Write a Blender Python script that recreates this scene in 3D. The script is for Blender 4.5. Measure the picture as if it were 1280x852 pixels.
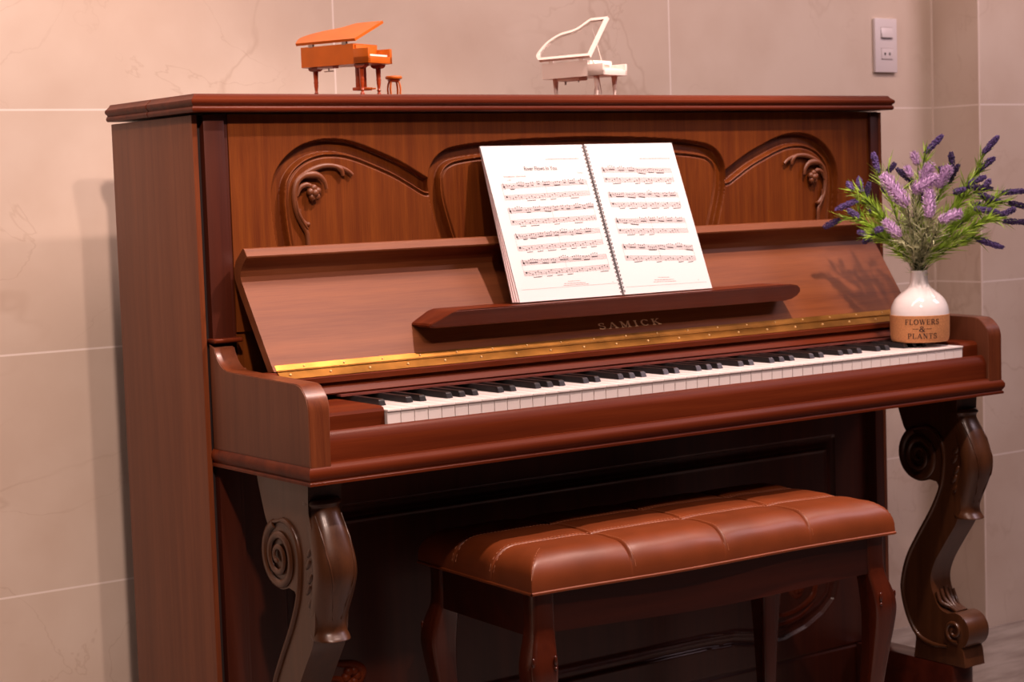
import bpy, bmesh, math, random
import numpy as np
from mathutils import Vector, Matrix
for _o in list(bpy.data.objects): bpy.data.objects.remove(_o)
SC = bpy.context.scene; COL = SC.collection; PI = math.pi
# ------------------------------------------------------------------ camera
cd = bpy.data.cameras.new('camera'); cam = bpy.data.objects.new('camera', cd); COL.objects.link(cam)
YAW, PITCH, ROLL = -0.6199, -0.0793, -0.0335
cam.location = (-1.2642, -2.5794, 1.0654)
cam.rotation_euler = (Matrix.Rotation(YAW, 3, 'Z') @ Matrix.Rotation(PI/2+PITCH, 3, 'X') @ Matrix.Rotation(ROLL, 3, 'Z')).to_euler()
cd.sensor_width = 36; cd.lens = 2348.45/1280*36; cd.clip_start = .05
cd.dof.use_dof = True; cd.dof.focus_distance = 2.75; cd.dof.aperture_fstop = 9
SC.camera = cam
# ------------------------------------------------------------------ world, lamps, exposure
SC.view_settings.view_transform = 'Standard'; SC.view_settings.look = 'None'
SC.view_settings.gamma = 1; SC.view_settings.exposure = 0.0; SC.view_settings.use_curve_mapping = False
w = bpy.data.worlds.new('room_light'); SC.world = w; w.use_nodes = True
w.node_tree.nodes['Background'].inputs[0].default_value = (1.0, .72, .70, 1)
w.node_tree.nodes['Background'].inputs[1].default_value = .018
def spot(name, loc, target, power, color, size, radius, blend=.6):
    d = bpy.data.lights.new(name, 'SPOT'); d.energy = power; d.color = color; d.spot_size = math.radians(size)
    d.spot_blend = blend; d.shadow_soft_size = radius
    o = bpy.data.objects.new(name, d); COL.objects.link(o); o.location = loc
    o.rotation_euler = (Vector(target)-Vector(loc)).to_track_quat('-Z', 'Y').to_euler(); return o
def area(name, loc, target, power, color, sx, sy):
    d = bpy.data.lights.new(name, 'AREA'); d.energy = power; d.color = color; d.shape = 'RECTANGLE'; d.size = sx; d.size_y = sy
    o = bpy.data.objects.new(name, d); COL.objects.link(o); o.location = loc
    o.rotation_euler = (Vector(target)-Vector(loc)).to_track_quat('-Z', 'Y').to_euler(); return o
spot('downlight_main', (.95, -.96, 2.62), (.60, -.25, .75), 205, (1, .70, .61), 58, .04, .6)
spot('downlight_rear', (-.22, -2.03, 2.62), (.30, -.05, .95), 88, (1, .71, .60), 60, .05, .7)
spot('downlight_left', (-.80, -1.95, 2.62), (-.60, .45, .95), 225, (1, .71, .60), 50, .06, .6)
area('wall_fill', (.9, -.55, 2.66), (.9, .5, .9), 44, (1, .71, .64), 4.2, .35)  # unseen area light added as soft fill to even out the back wall
area('ceiling_panel_right', (2.9, -1.6, 2.6), (2.0, .3, .8), 22, (1, .72, .80), .8, .8)

# ------------------------------------------------------------------ materials
def new_mat(name):
    m = bpy.data.materials.new(name); m.use_nodes = True; nt = m.node_tree
    return m, nt, nt.nodes['Principled BSDF']
def plain(name, col, rough=.5, metal=0, coat=0, trans=0, noise=0, nscale=60):
    m, nt, b = new_mat(name)
    b.inputs['Base Color'].default_value = (*col, 1); b.inputs['Roughness'].default_value = rough
    b.inputs['Metallic'].default_value = metal; b.inputs['Coat Weight'].default_value = coat
    b.inputs['Coat Roughness'].default_value = .12; b.inputs['Transmission Weight'].default_value = trans
    if noise:
        tc = nt.nodes.new('ShaderNodeTexCoord'); n = nt.nodes.new('ShaderNodeTexNoise'); n.inputs['Scale'].default_value = nscale
        n.inputs['Detail'].default_value = 5; nt.links.new(tc.outputs['Object'], n.inputs['Vector'])
        r = nt.nodes.new('ShaderNodeValToRGB'); nt.links.new(n.outputs[0], r.inputs[0])
        r.color_ramp.elements[0].position = .3; r.color_ramp.elements[1].position = .7
        r.color_ramp.elements[0].color = (*[c*(1-noise) for c in col], 1); r.color_ramp.elements[1].color = (*[min(1, c*(1+noise)) for c in col], 1)
        nt.links.new(r.outputs[0], b.inputs['Base Color'])
    return m
def wood(name, dark, light, axis='z', scale=1.0, rough=.35, coat=.25, fine=.35, spec=.5):
    m, nt, b = new_mat(name); N = nt.nodes; L = nt.links
    tc = N.new('ShaderNodeTexCoord'); mp = N.new('ShaderNodeMapping'); L.new(tc.outputs['Object'], mp.inputs[0])
    s = {'x': (1.5, 48, 48), 'y': (48, 1.5, 48), 'z': (48, 48, 1.5)}[axis]; mp.inputs['Scale'].default_value = [v*scale for v in s]
    n1 = N.new('ShaderNodeTexNoise'); n1.inputs['Scale'].default_value = 1; n1.inputs['Detail'].default_value = 4; n1.inputs['Distortion'].default_value = .6
    L.new(mp.outputs[0], n1.inputs['Vector'])
    mp2 = N.new('ShaderNodeMapping'); L.new(tc.outputs['Object'], mp2.inputs[0]); mp2.inputs['Scale'].default_value = [v*scale*(12 if v > 2 else 12) for v in s]
    n2 = N.new('ShaderNodeTexNoise'); n2.inputs['Scale'].default_value = 1; n2.inputs['Detail'].default_value = 2; L.new(mp2.outputs[0], n2.inputs['Vector'])
    mx = N.new('ShaderNodeMix'); mx.data_type = 'FLOAT'; mx.inputs[0].default_value = fine
    L.new(n1.outputs[0], mx.inputs[2]); L.new(n2.outputs[0], mx.inputs[3])
    r = N.new('ShaderNodeValToRGB'); L.new(mx.outputs[0], r.inputs[0])
    r.color_ramp.elements[0].position = .33; r.color_ramp.elements[1].position = .66
    r.color_ramp.elements[0].color = (*dark, 1); r.color_ramp.elements[1].color = (*light, 1)
    L.new(r.outputs[0], b.inputs['Base Color'])
    b.inputs['Roughness'].default_value = rough; b.inputs['Coat Weight'].default_value = coat; b.inputs['Coat Roughness'].default_value = .15
    b.inputs['Specular IOR Level'].default_value = spec
    bp = N.new('ShaderNodeBump'); bp.inputs['Strength'].default_value = .06; bp.inputs['Distance'].default_value = .001
    L.new(n2.outputs[0], bp.inputs['Height']); L.new(bp.outputs[0], b.inputs['Normal'])
    return m
def marble(name, base, tint, vein, grout=None, scale=1.0, rough=.35, stretch=(1, 1, 1), vthr=.007):
    m, nt, b = new_mat(name); N = nt.nodes; L = nt.links
    tc = N.new('ShaderNodeTexCoord'); mp = N.new('ShaderNodeMapping'); mp.inputs['Scale'].default_value = stretch
    L.new(tc.outputs['Object'], mp.inputs[0])
    n1 = N.new('ShaderNodeTexNoise'); n1.inputs['Scale'].default_value = 5*scale; n1.inputs['Detail'].default_value = 6; L.new(mp.outputs[0], n1.inputs['Vector'])
    r = N.new('ShaderNodeValToRGB'); L.new(n1.outputs[0], r.inputs[0]); r.color_ramp.elements[0].position = .35; r.color_ramp.elements[1].position = .65
    r.color_ramp.elements[0].color = (*base, 1); r.color_ramp.elements[1].color = (*tint, 1)
    cur = r.outputs[0]
    for k, (sc, th, amt) in enumerate(((1.6*scale, vthr, .30), (4.5*scale, vthr*.8, .26))):
        mpk = N.new('ShaderNodeMapping'); mpk.inputs['Location'].default_value = (3.1*k, 7.7*k, 1.3*k); mpk.inputs['Rotation'].default_value = (.3, .7+.5*k, .2)
        L.new(mp.outputs[0], mpk.inputs[0])
        n = N.new('ShaderNodeTexNoise'); n.inputs['Scale'].default_value = sc; n.inputs['Detail'].default_value = 5; n.inputs['Distortion'].default_value = .5
        L.new(mpk.outputs[0], n.inputs['Vector'])
        a = N.new('ShaderNodeMath'); a.operation = 'SUBTRACT'; L.new(n.outputs[0], a.inputs[0]); a.inputs[1].default_value = .5
        ab = N.new('ShaderNodeMath'); ab.operation = 'ABSOLUTE'; L.new(a.outputs[0], ab.inputs[0])
        mr = N.new('ShaderNodeMapRange'); L.new(ab.outputs[0], mr.inputs[0]); mr.inputs[1].default_value = 0; mr.inputs[2].default_value = th
        mr.inputs[3].default_value = amt; mr.inputs[4].default_value = 0
        nm = N.new('ShaderNodeTexNoise'); nm.inputs['Scale'].default_value = 3*scale; L.new(mp.outputs[0], nm.inputs['Vector'])
        pr = N.new('ShaderNodeMapRange'); L.new(nm.outputs[0], pr.inputs[0]); pr.inputs[1].default_value = .42; pr.inputs[2].default_value = .62
        mu = N.new('ShaderNodeMath'); mu.operation = 'MULTIPLY'; L.new(mr.outputs[0], mu.inputs[0]); L.new(pr.outputs[0], mu.inputs[1])
        mx = N.new('ShaderNodeMix'); mx.data_type = 'RGBA'; L.new(mu.outputs[0], mx.inputs[0]); L.new(cur, mx.inputs[6]); mx.inputs[7].default_value = (*vein, 1)
        cur = mx.outputs[2]
    if grout:
        gcol, jx, px, jz, pz, wd = grout
        sp = N.new('ShaderNodeSeparateXYZ'); L.new(tc.outputs['Object'], sp.inputs[0])
        outs = []
        for ax, j, p in ((0, jx, px), (2, jz, pz)):
            s = N.new('ShaderNodeMath'); s.operation = 'SUBTRACT'; L.new(sp.outputs[ax], s.inputs[0]); s.inputs[1].default_value = j
            pp = N.new('ShaderNodeMath'); pp.operation = 'PINGPONG'; L.new(s.outputs[0], pp.inputs[0]); pp.inputs[1].default_value = p/2
            lt = N.new('ShaderNodeMapRange'); L.new(pp.outputs[0], lt.inputs[0]); lt.inputs[1].default_value = wd*.4; lt.inputs[2].default_value = wd*.62
            lt.inputs[3].default_value = 1; lt.inputs[4].default_value = 0
            outs.append(lt)
        mm = N.new('ShaderNodeMath'); mm.operation = 'MAXIMUM'; L.new(outs[0].outputs[0], mm.inputs[0]); L.new(outs[1].outputs[0], mm.inputs[1])
        mx = N.new('ShaderNodeMix'); mx.data_type = 'RGBA'; L.new(mm.outputs[0], mx.inputs[0]); L.new(cur, mx.inputs[6]); mx.inputs[7].default_value = (*gcol, 1)
        cur = mx.outputs[2]
    L.new(cur, b.inputs['Base Color']); b.inputs['Roughness'].default_value = rough
    return m
M = {}
M['tile'] = marble('marble_wall_tile', (.62, .50, .41), (.69, .58, .49), (.40, .27, .19), grout=((.86, .76, .70), .535, .8194, 1.2296, .4104, .0034), rough=.38)
M['tile_side'] = marble('marble_wall_tile_side', (.62, .50, .41), (.69, .58, .49), (.40, .27, .19), grout=((.86, .76, .70), 12.1668, 40, 1.2296, .4104, .0034), rough=.38)
M['grout'] = plain('pale_grout', (.80, .68, .60), .7)
M['floor'] = marble('marble_floor', (.24, .20, .18), (.38, .34, .31), (.15, .11, .10), scale=1.5, rough=.25, stretch=(1, 3, 1))
M['veneer'] = wood('panel_veneer', (.092, .0175, .0018), (.165, .041, .0045), 'z', 1.3, .45, .0, spec=.28)
M['side'] = wood('side_veneer', (.118, .032, .012), (.185, .057, .022), 'z', 1.2, .55, .0)
M['fall'] = wood('fallboard_veneer', (.118, .029, .0075), (.192, .056, .015), 'x', 1.0, .52, .0, spec=.28)
M['trim'] = wood('mahogany_trim_x', (.072, .010, .0025), (.135, .024, .006), 'x', .8, .40, .0, .2, .14)
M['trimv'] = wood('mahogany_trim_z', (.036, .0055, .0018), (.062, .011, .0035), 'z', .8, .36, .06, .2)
M['trimy'] = wood('mahogany_trim_y', (.090, .018, .005), (.175, .044, .012), 'z', 2.0, .38, .05, .3)
M['leg'] = wood('carved_leg_wood', (.046, .015, .005), (.080, .028, .010), 'z', 1.0, .34, .10, .25)
M['bench'] = wood('bench_wood', (.032, .005, .0022), (.060, .010, .004), 'x', .8, .28, .25, .2)
M['benchv'] = wood('bench_leg_wood', (.048, .008, .003), (.085, .015, .005), 'z', .8, .24, .35, .2)
M['carve'] = plain('carved_ornament_wood', (.125, .033, .007), .48, 0, .0, noise=.15, nscale=40)
M['leather'] = plain('tan_leather', (.190, .041, .009), .42, 0, .05, noise=.16, nscale=14)
M['thread'] = plain('stitch_thread', (.50, .20, .10), .6)
M['brass'] = plain('aged_brass', (.27, .125, .028), .44, 1, 0, noise=.35, nscale=18)
M['screw'] = plain('brass_screw', (.90, .62, .28), .4, .4)
M['gold'] = plain('gold_lettering', (.95, .66, .38), .4, 0)
M['white_key'] = plain('white_key_plastic', (.94, .87, .84), .22, 0, .3)
M['key_front'] = M['white_key']
M['black_key'] = plain('black_key_plastic', (.016, .015, .016), .28, 0, .2)
M['felt'] = plain('key_felt', (.11, .018, .010), .9)
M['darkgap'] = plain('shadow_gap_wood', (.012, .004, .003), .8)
M['paper'] = plain('paper', (.70, .72, .73), .7)
M['paperedge'] = plain('paper_under_sheets', (.78, .62, .62), .8)
M['ink'] = plain('music_ink', (.05, .03, .035), .8)
M['inklight'] = plain('staff_line_ink', (.36, .23, .24), .8)
M['wire'] = plain('spiral_wire', (.05, .04, .05), .35, .4)
M['orange'] = plain('orange_lacquer', (.52, .115, .007), .38, 0, .1, noise=.12, nscale=25)
M['orangedark'] = plain('reddish_lacquer', (.36, .050, .010), .28, 0, .4, noise=.1, nscale=30)
M['ivory'] = plain('ivory_lacquer', (.84, .75, .69), .3, 0, .4)
M['steel'] = plain('small_steel', (.5, .42, .40), .3, 1)
M['clear'] = plain('clear_acrylic', (1, 1, 1), .02, 0, 0, 1); M['clear'].node_tree.nodes['Principled BSDF'].inputs['IOR'].default_value = 1.1
M['ceramic'] = plain('white_ceramic', (.82, .78, .78), .12, 0, .5)
M['cork'] = plain('cork_band', (.46, .20, .075), .8, noise=.18, nscale=420)
M['print'] = plain('dark_print', (.06, .022, .012), .7)
M['plate'] = plain('white_plastic', (.72, .66, .68), .35)
M['platedark'] = plain('socket_hole', (.02, .015, .015), .6)
M['plategap'] = plain('plate_seam', (.35, .27, .27), .6)
M['stem'] = plain('dark_stem', (.035, .055, .018), .6)
M['leaf'] = plain('green_leaf', (.34, .54, .055), .5, noise=.45, nscale=60)
M['sage'] = plain('sage_leaf', (.42, .44, .26), .6, noise=.35, nscale=50)
M['violet'] = plain('dark_violet_bloom', (.125, .080, .26), .7, noise=.6, nscale=260)
M['indigo'] = plain('indigo_bloom', (.045, .025, .10), .7, noise=.5, nscale=260)
M['lilac'] = plain('lilac_bloom', (.50, .33, .58), .7, noise=.3, nscale=260)

# ------------------------------------------------------------------ helpers
def obj(name, bm, mat, parent=None, ang=35, kind=None):
    me = bpy.data.meshes.new(name)
    if isinstance(bm, bmesh.types.BMesh):
        bmesh.ops.recalc_face_normals(bm, faces=bm.faces[:]); bm.to_mesh(me); bm.free()
    else:
        me.from_pydata(bm[0], [], bm[1]); me.update()
    if ang:
        me.polygons.foreach_set('use_smooth', [True]*len(me.polygons)); me.set_sharp_from_angle(angle=math.radians(ang))
    me.materials.append(mat)
    o = bpy.data.objects.new(name, me); COL.objects.link(o)
    if parent:
        o.parent = parent
        if parent.type == 'EMPTY' or True:
            o.matrix_parent_inverse = parent.matrix_basis.inverted() if parent.parent is None else Matrix.Identity(4)
    if kind: o['kind'] = kind
    return o
def thing(name, label, cat, loc, group=None, rz=0):
    o = bpy.data.objects.new(name, None); COL.objects.link(o); o.location = loc; o.rotation_euler = (0, 0, rz)
    o['label'] = label; o['category'] = cat; o.empty_display_size = .05
    if group: o['group'] = group
    return o
def tag(o, label, cat, group=None):
    o['label'] = label; o['category'] = cat
    if group: o['group'] = group
    return o
def add_box(bm, x0, x1, y0, y1, z0, z1, bev=0, seg=2):
    t = bmesh.new()
    v = [t.verts.new((x, y, z)) for x in (x0, x1) for y in (y0, y1) for z in (z0, z1)]
    for f in ((0, 1, 3, 2), (4, 6, 7, 5), (0, 4, 5, 1), (2, 3, 7, 6), (0, 2, 6, 4), (1, 5, 7, 3)): t.faces.new([v[i] for i in f])
    if bev: bmesh.ops.bevel(t, geom=t.edges[:], offset=bev, segments=seg, profile=.6, affect='EDGES')
    merge(bm, t)
def merge(bm, t, M4=None):
    if M4 is not None: bmesh.ops.transform(t, matrix=M4, verts=t.verts[:])
    me = bpy.data.meshes.new('t'); t.to_mesh(me); t.free(); bm.from_mesh(me); bpy.data.meshes.remove(me)
def box(*a, **k):
    bm = bmesh.new(); add_box(bm, *a, **k); return bm
def prism(pts, a0, a1, axis='x', bev=0, seg=2, only_caps=False):
    """polygon pts in the other two axes (y,z)/(x,z)/(x,y) extruded along axis"""
    bm = bmesh.new()
    def P(p, a): return {'x': (a, p[0], p[1]), 'y': (p[0], a, p[1]), 'z': (p[0], p[1], a)}[axis]
    A = [bm.verts.new(P(p, a0)) for p in pts]; B = [bm.verts.new(P(p, a1)) for p in pts]
    fa = bm.faces.new(A); fb = bm.faces.new(B[::-1]); n = len(pts)
    for i in range(n): bm.faces.new((A[i], A[(i+1) % n], B[(i+1) % n], B[i]))
    if bev:
        es = [e for e in bm.edges if (e in fa.edges or e in fb.edges)] if only_caps else bm.edges[:]
        bmesh.ops.bevel(bm, geom=es, offset=bev, segments=seg, profile=.5, affect='EDGES', clamp_overlap=True)
    return bm
def tube(path, rad, n=8, caps=True, flat=None, bm=None, up=(0, 0, 1)):
    """tube along 3-D path; rad scalar or list; flat=(vector,scale) squashes the section along a direction"""
    bm = bm or bmesh.new(); path = [Vector(p) for p in path]; k = len(path)
    if not hasattr(rad, '__len__'): rad = [rad]*k
    rings = []; ref = Vector(up)
    for i in range(k):
        t = (path[min(i+1, k-1)]-path[max(i-1, 0)]).normalized()
        a = ref-t*ref.dot(t)
        if a.length < 1e-4: a = Vector((1, 0, 0))-t*t.x
        a.normalize(); ref = a; b = t.cross(a); ring = []
        for j in range(n):
            th = 2*PI*j/n; d = (a*math.cos(th)+b*math.sin(th))*rad[i]
            if flat: d = d-flat[0]*d.dot(flat[0])*(1-flat[1])
            ring.append(bm.verts.new(path[i]+d))
        rings.append(ring)
    for i in range(k-1):
        for j in range(n): bm.faces.new((rings[i][j], rings[i][(j+1) % n], rings[i+1][(j+1) % n], rings[i+1][j]))
    if caps: bm.faces.new(rings[0][::-1]); bm.faces.new(rings[-1])
    return bm
def lathe(prof, n=32, c=(0, 0, 0), bm=None):
    bm = bm or bmesh.new(); rings = []
    for r, z in prof:
        rings.append([bm.verts.new((c[0]+r*math.cos(2*PI*j/n), c[1]+r*math.sin(2*PI*j/n), c[2]+z)) for j in range(n)])
    for i in range(len(rings)-1):
        for j in range(n): bm.faces.new((rings[i][j], rings[i][(j+1) % n], rings[i+1][(j+1) % n], rings[i+1][j]))
    bm.faces.new(rings[0][::-1]); bm.faces.new(rings[-1])
    return bm
def smooth_path(pts, n=8, closed=False):
    """Catmull-Rom through points (any dimension)"""
    P = [np.array(p, float) for p in pts]; out = []
    m = len(P); rng = range(m) if closed else range(m-1)
    for i in rng:
        if closed: p0, p1, p2, p3 = P[i-1], P[i], P[(i+1) % m], P[(i+2) % m]
        else: p0, p1, p2, p3 = P[max(i-1, 0)], P[i], P[i+1], P[min(i+2, m-1)]
        for k in range(n):
            t = k/n
            out.append(.5*((2*p1)+(-p0+p2)*t+(2*p0-5*p1+4*p2-p3)*t*t+(-p0+3*p1-3*p2+p3)*t**3))
    if not closed: out.append(P[-1])
    return [tuple(o) for o in out]
# stroke lettering with serifs: strokes (x0,y0,x1,y1,width); drawn as quads in a 0..1 high cell
def _arc(cx, cy, rx, ry, a0, a1, wd, n=14, thin=.45):
    out = []
    for i in range(n):
        t0 = math.radians(a0+(a1-a0)*i/n); t1 = math.radians(a0+(a1-a0)*(i+1)/n); tm = (t0+t1)/2
        wk = wd*(thin+(1-thin)*abs(math.cos(tm)))
        out.append((cx+rx*math.cos(t0), cy+ry*math.sin(t0), cx+rx*math.cos(t1), cy+ry*math.sin(t1), wk))
    return out
T, H = .19, .085
def _ser(x, y, w=.16): return [(x-w, y, x+w, y, H)]
GL = {
 'A': (.92, [(.10, .03, .46, .97, H), (.46, .97, .80, .03, T), (.25, .36, .64, .36, H)]+_ser(.1, .03, .12)+_ser(.8, .03)),
 'C': (.86, _arc(.46, .5, .36, .46, 45, 315, T)+[(.76, .70, .76, .95, H)]),
 'E': (.80, [(.2, 0, .2, 1, T), (.08, .965, .68, .965, H), (.08, .035, .7, .035, H), (.2, .52, .54, .52, H), (.68, .98, .68, .78, H), (.7, .02, .7, .25, H), (.54, .4, .54, .64, H)]),
 'F': (.76, [(.2, 0, .2, 1, T), (.08, .965, .68, .965, H), (.2, .5, .54, .5, H), (.68, .98, .68, .76, H), (.54, .38, .54, .62, H)]+_ser(.2, .035)),
 'I': (.44, [(.22, 0, .22, 1, T)]+_ser(.22, .035)+_ser(.22, .965)),
 'K': (.92, [(.2, 0, .2, 1, T), (.24, .42, .72, .96, H), (.38, .56, .78, .04, T)]+_ser(.2, .035)+_ser(.2, .965)+_ser(.72, .965, .13)+_ser(.78, .035)),
 'L': (.76, [(.2, 0, .2, 1, T), (.08, .035, .68, .035, H), (.68, .02, .68, .28, H)]+_ser(.2, .965)),
 'M': (1.12, [(.18, 0, .18, 1, H), (.2, .98, .54, .06, T), (.54, .06, .88, .98, H), (.90, 0, .90, 1, T)]+_ser(.18, .035, .12)+_ser(.14, .965, .1)+_ser(.9, .035)+_ser(.94, .965, .1)),
 'N': (.94, [(.2, 0, .2, 1, H), (.2, .98, .74, .04, T), (.74, 0, .74, 1, H)]+_ser(.2, .035, .13)+_ser(.14, .965, .1)+_ser(.74, .965, .13)),
 'O': (.96, _arc(.48, .5, .38, .46, 0, 360, T, 22)),
 'P': (.78, [(.2, 0, .2, 1, T), (.08, .965, .42, .965, H), (.2, .46, .42, .46, H)]+_arc(.42, .71, .25, .255, -90, 90, T, 10)+_ser(.2, .035)),
 'R': (.88, [(.2, 0, .2, 1, T), (.08, .965, .42, .965, H), (.2, .48, .42, .48, H), (.42, .48, .76, .04, T)]+_arc(.42, .72, .24, .245, -90, 90, T, 10)+_ser(.2, .035)+[(.68, .035, .88, .035, H)]),
 'S': (.72, _arc(.36, .74, .24, .22, 30, 270, T*.9, 12)+_arc(.36, .28, .26, .24, 90, -150, T*.9, 12)+[(.60, .72, .60, .96, H), (.10, .04, .10, .28, H)]),
 'T': (.80, [(.4, 0, .4, 1, T), (.06, .965, .74, .965, H), (.06, .98, .06, .76, H), (.74, .98, .74, .76, H)]+_ser(.4, .035)),
 'W': (1.2, [(.12, .97, .38, .03, T), (.38, .03, .60, .97, H), (.60, .97, .84, .03, T), (.84, .03, 1.08, .97, H)]+_ser(.12, .965, .12)+_ser(.6, .965, .12)+_ser(1.08, .965, .1)),
 '&': (.98, _arc(.40, .76, .17, .2, -60, 240, T*.8, 12)+_arc(.36, .27, .27, .24, 110, 350, T, 12)+[(.28, .62, .80, .03, T), (.62, .22, .82, .52, H), (.74, .53, .94, .53, H)]),
 '-': (.5, [(.05, .5, .45, .5, H*.8)]),
}
def lettering(text, h, track=.06, cx=None, sub=1):
    """2-D quads of a word: list of quads ((x,y)*4); centred on x=0, baseline 0"""
    x = 0; quads = []
    for ch in text:
        if ch == ' ': x += .5; continue
        wd, st = GL[ch]
        for (a, b, c, d, t) in st:
            dx, dy = c-a, d-b; l = math.hypot(dx, dy) or 1; nx, ny = -dy/l*t/2, dx/l*t/2; ex, ey = dx/l*.012, dy/l*.012
            a2, b2, c2, d2 = a-ex, b-ey, c+ex, d+ey
            ns = max(1, sub if abs(dx) > .2 else 1)
            for k in range(ns):
                p, q = k/ns, (k+1)/ns
                A = (a2+(c2-a2)*p, b2+(d2-b2)*p); B = (a2+(c2-a2)*q, b2+(d2-b2)*q)
                quads.append([(x+A[0]+nx, A[1]+ny), (x+A[0]-nx, A[1]-ny), (x+B[0]-nx, B[1]-ny), (x+B[0]+nx, B[1]+ny)])
        x += wd+track
    W = x-track
    return [[((px-W/2)*h, py*h) for px, py in q] for q in quads], W*h
def quads_mesh(quads, fn):
    vs, fs = [], []
    for q in quads:
        i = len(vs); vs += [tuple(fn(*p)) for p in q]; fs.append(tuple(range(i, i+len(q))))
    return vs, fs
def structure(name, bm, mat, ang=35):
    return obj(name, bm, mat, None, ang, 'structure')
def extrude_poly2(pts, z0, z1): return prism(pts, z0, z1, 'z')

# ================================================================== SETTING
structure('wall_back', box(-3.2, 2.2, .4801, .62, 0, 2.7), M['tile'])
bm = box(2.1668, 4.8, .3391, .62, 0, 2.7); structure('wall_right', bm, M['tile_side'])
structure('trim_1', box(2.1640, 2.1672, .4760, .4806, 0, 2.7), M['grout'])
structure('trim_2', box(2.1656, 2.1700, .3381, .3400, 0, 2.7), M['grout'])
structure('floor', box(-3.2, 4.8, -4.2, .62, -.05, 0), M['floor'])

# wall plate with rocker switch and socket
wp = thing('wall_switch_plate', 'white plastic wall plate with a rocker switch above a two pin socket', 'switch plate', (2.004, .48, 1.373))
obj('plate', box(1.968, 2.0405, .4715, .4795, 1.3112, 1.4348, bev=.002), M['plate'], wp)
obj('rocker_switch', prism([(.4695, 1.3905), (.4665, 1.3905), (.4705, 1.4135), (.472, 1.4135)], 1.987, 2.024, 'x', bev=.0005), M['plate'], wp)
obj('socket_face', box(1.9875, 2.0235, .4697, .4722, 1.3415, 1.3655, bev=.0006), M['plate'], wp)
for z0, z1 in ((1.3885, 1.3905), (1.4137, 1.4145), (1.3403, 1.3412), (1.3658, 1.3666)): obj('seam', box(1.9855, 2.0255, .4712, .4718, z0, z1), M['plategap'], wp)
for sx in (-1, 1):
    bm = bmesh.new()
    for j in range(1): tube([(2.0055+sx*.0078, .4693, 1.3535), (2.0055+sx*.0078, .4705, 1.3535)], .0034, 12, bm=bm, flat=(Vector((1, 0, 0)), .75))
    obj('pin_hole', bm, M['platedark'], wp)

# ================================================================== PIANO
XA = .7445
piano = thing('upright_piano', 'reddish brown upright piano with carved panels, open fallboard and scroll legs', 'piano', (XA, 0, 0))
for s in (0, 1):
    x0, x1 = (0, .0092) if s == 0 else (1.4708, 1.48)
    sp_ = obj('side_panel', box(x0, x1, 0, .292, .0, 1.1955, bev=.0012), M['side'], piano)
    obj('edge_band', box(x0+.0006, x1-.0006, -.0006, .0002, .0, 1.1950), M['trimy'], sp_)
obj('back_frame', box(.0095, 1.4705, .25, .288, .05, 1.194), M['darkgap'], piano)
# front posts, either side
for x0, x1 in ((.0165, .0515), (1.444, 1.4655)):
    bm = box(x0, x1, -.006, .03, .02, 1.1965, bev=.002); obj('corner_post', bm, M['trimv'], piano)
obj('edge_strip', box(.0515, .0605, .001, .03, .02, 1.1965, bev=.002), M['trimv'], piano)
for x0, x1 in ((.0092, .0165), (1.4655, 1.4708)): obj('post_backing', box(x0, x1, .008, .03, .02, 1.1965), M['darkgap'], piano)
# ---- lid with moulded edge in two pieces
def lid_piece(yf, yb, name, moulded_front=True):
    prof = [(-.0105, 1.2265), (-.0095, 1.2262), (-.0075, 1.2230), (-.0035, 1.2195), (-.0006, 1.2175), (.0, 1.2145), (-.0008, 1.2118), (-.0035, 1.2098), (-.0042, 1.2078),
            (-.0025, 1.2062), (-.0016, 1.2035), (-.0022, 1.2008), (-.0042, 1.1990)]
    bm = bmesh.new(); rings = []
    for o, z in prof:
        f = o if moulded_front else 0
        rings.append([bm.verts.new(p) for p in ((-.0115-o, yf-f, z), (1.4915+o, yf-f, z), (1.4915+o, yb, z), (-.0115-o, yb, z))])
    for i in range(len(rings)-1):
        for j in range(4): bm.faces.new((rings[i][j], rings[i][(j+1) % 4], rings[i+1][(j+1) % 4], rings[i+1][j]))
    bm.faces.new(rings[0]); bm.faces.new(rings[-1][::-1])
    return obj(name, bm, M['trim'], piano, 40)
lid_piece(-.0275, .1312, 'front_lid'); lid_piece(.1338, .2885, 'rear_lid', False)

# ---- carved upper panel as real relief
def seg_dist(PX, PZ, pts):
    d = np.full(PX.shape, 9.0)
    for (ax, az), (bx, bz) in zip(pts[:-1], pts[1:]):
        vx, vz = bx-ax, bz-az; t = np.clip(((PX-ax)*vx+(PZ-az)*vz)/(vx*vx+vz*vz+1e-12), 0, 1)
        d = np.minimum(d, np.hypot(PX-ax-t*vx, PZ-az-t*vz))
    return d
def inside(PX, PZ, poly):
    c = np.zeros(PX.shape, bool); n = len(poly)
    for i in range(n):
        (x1, z1), (x2, z2) = poly[i], poly[(i+1) % n]
        if z1 == z2: continue
        c ^= ((z1 > PZ) != (z2 > PZ)) & (PX < (x2-x1)*(PZ-z1)/(z2-z1)+x1)
    return c
def mir(pts): return [(2*XA-x, z) for x, z in pts]
OLc = [(.150, .86), (.1440, .93), (.1365, .985), (.1315, 1.0227), (.1290, 1.0642), (.1333, 1.0958), (.1452, 1.1179), (.1643, 1.1367), (.1905, 1.1507), (.2242, 1.1582), (.2616, 1.1570), (.2917, 1.1500), (.322, 1.1392), (.368, 1.1203), (.4190, 1.0925)]
OCl = [(.475, .86), (.455, .94), (.4385, .994), (.4278, 1.0282), (.4205, 1.0588), (.4190, 1.0925), (.4260, 1.1135), (.4390, 1.1290), (.4600, 1.1400), (.490, 1.1456), (.5276, 1.1492), (.60, 1.1535), (.67, 1.1556), (XA, 1.1563)]
OLs = smooth_path(OLc, 6); OCs = smooth_path(OCl, 6); OCfull = OCs+mir(OCs)[::-1]
OLpoly = OLs+[(.60, 1.0), (.60, .86)]
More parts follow.
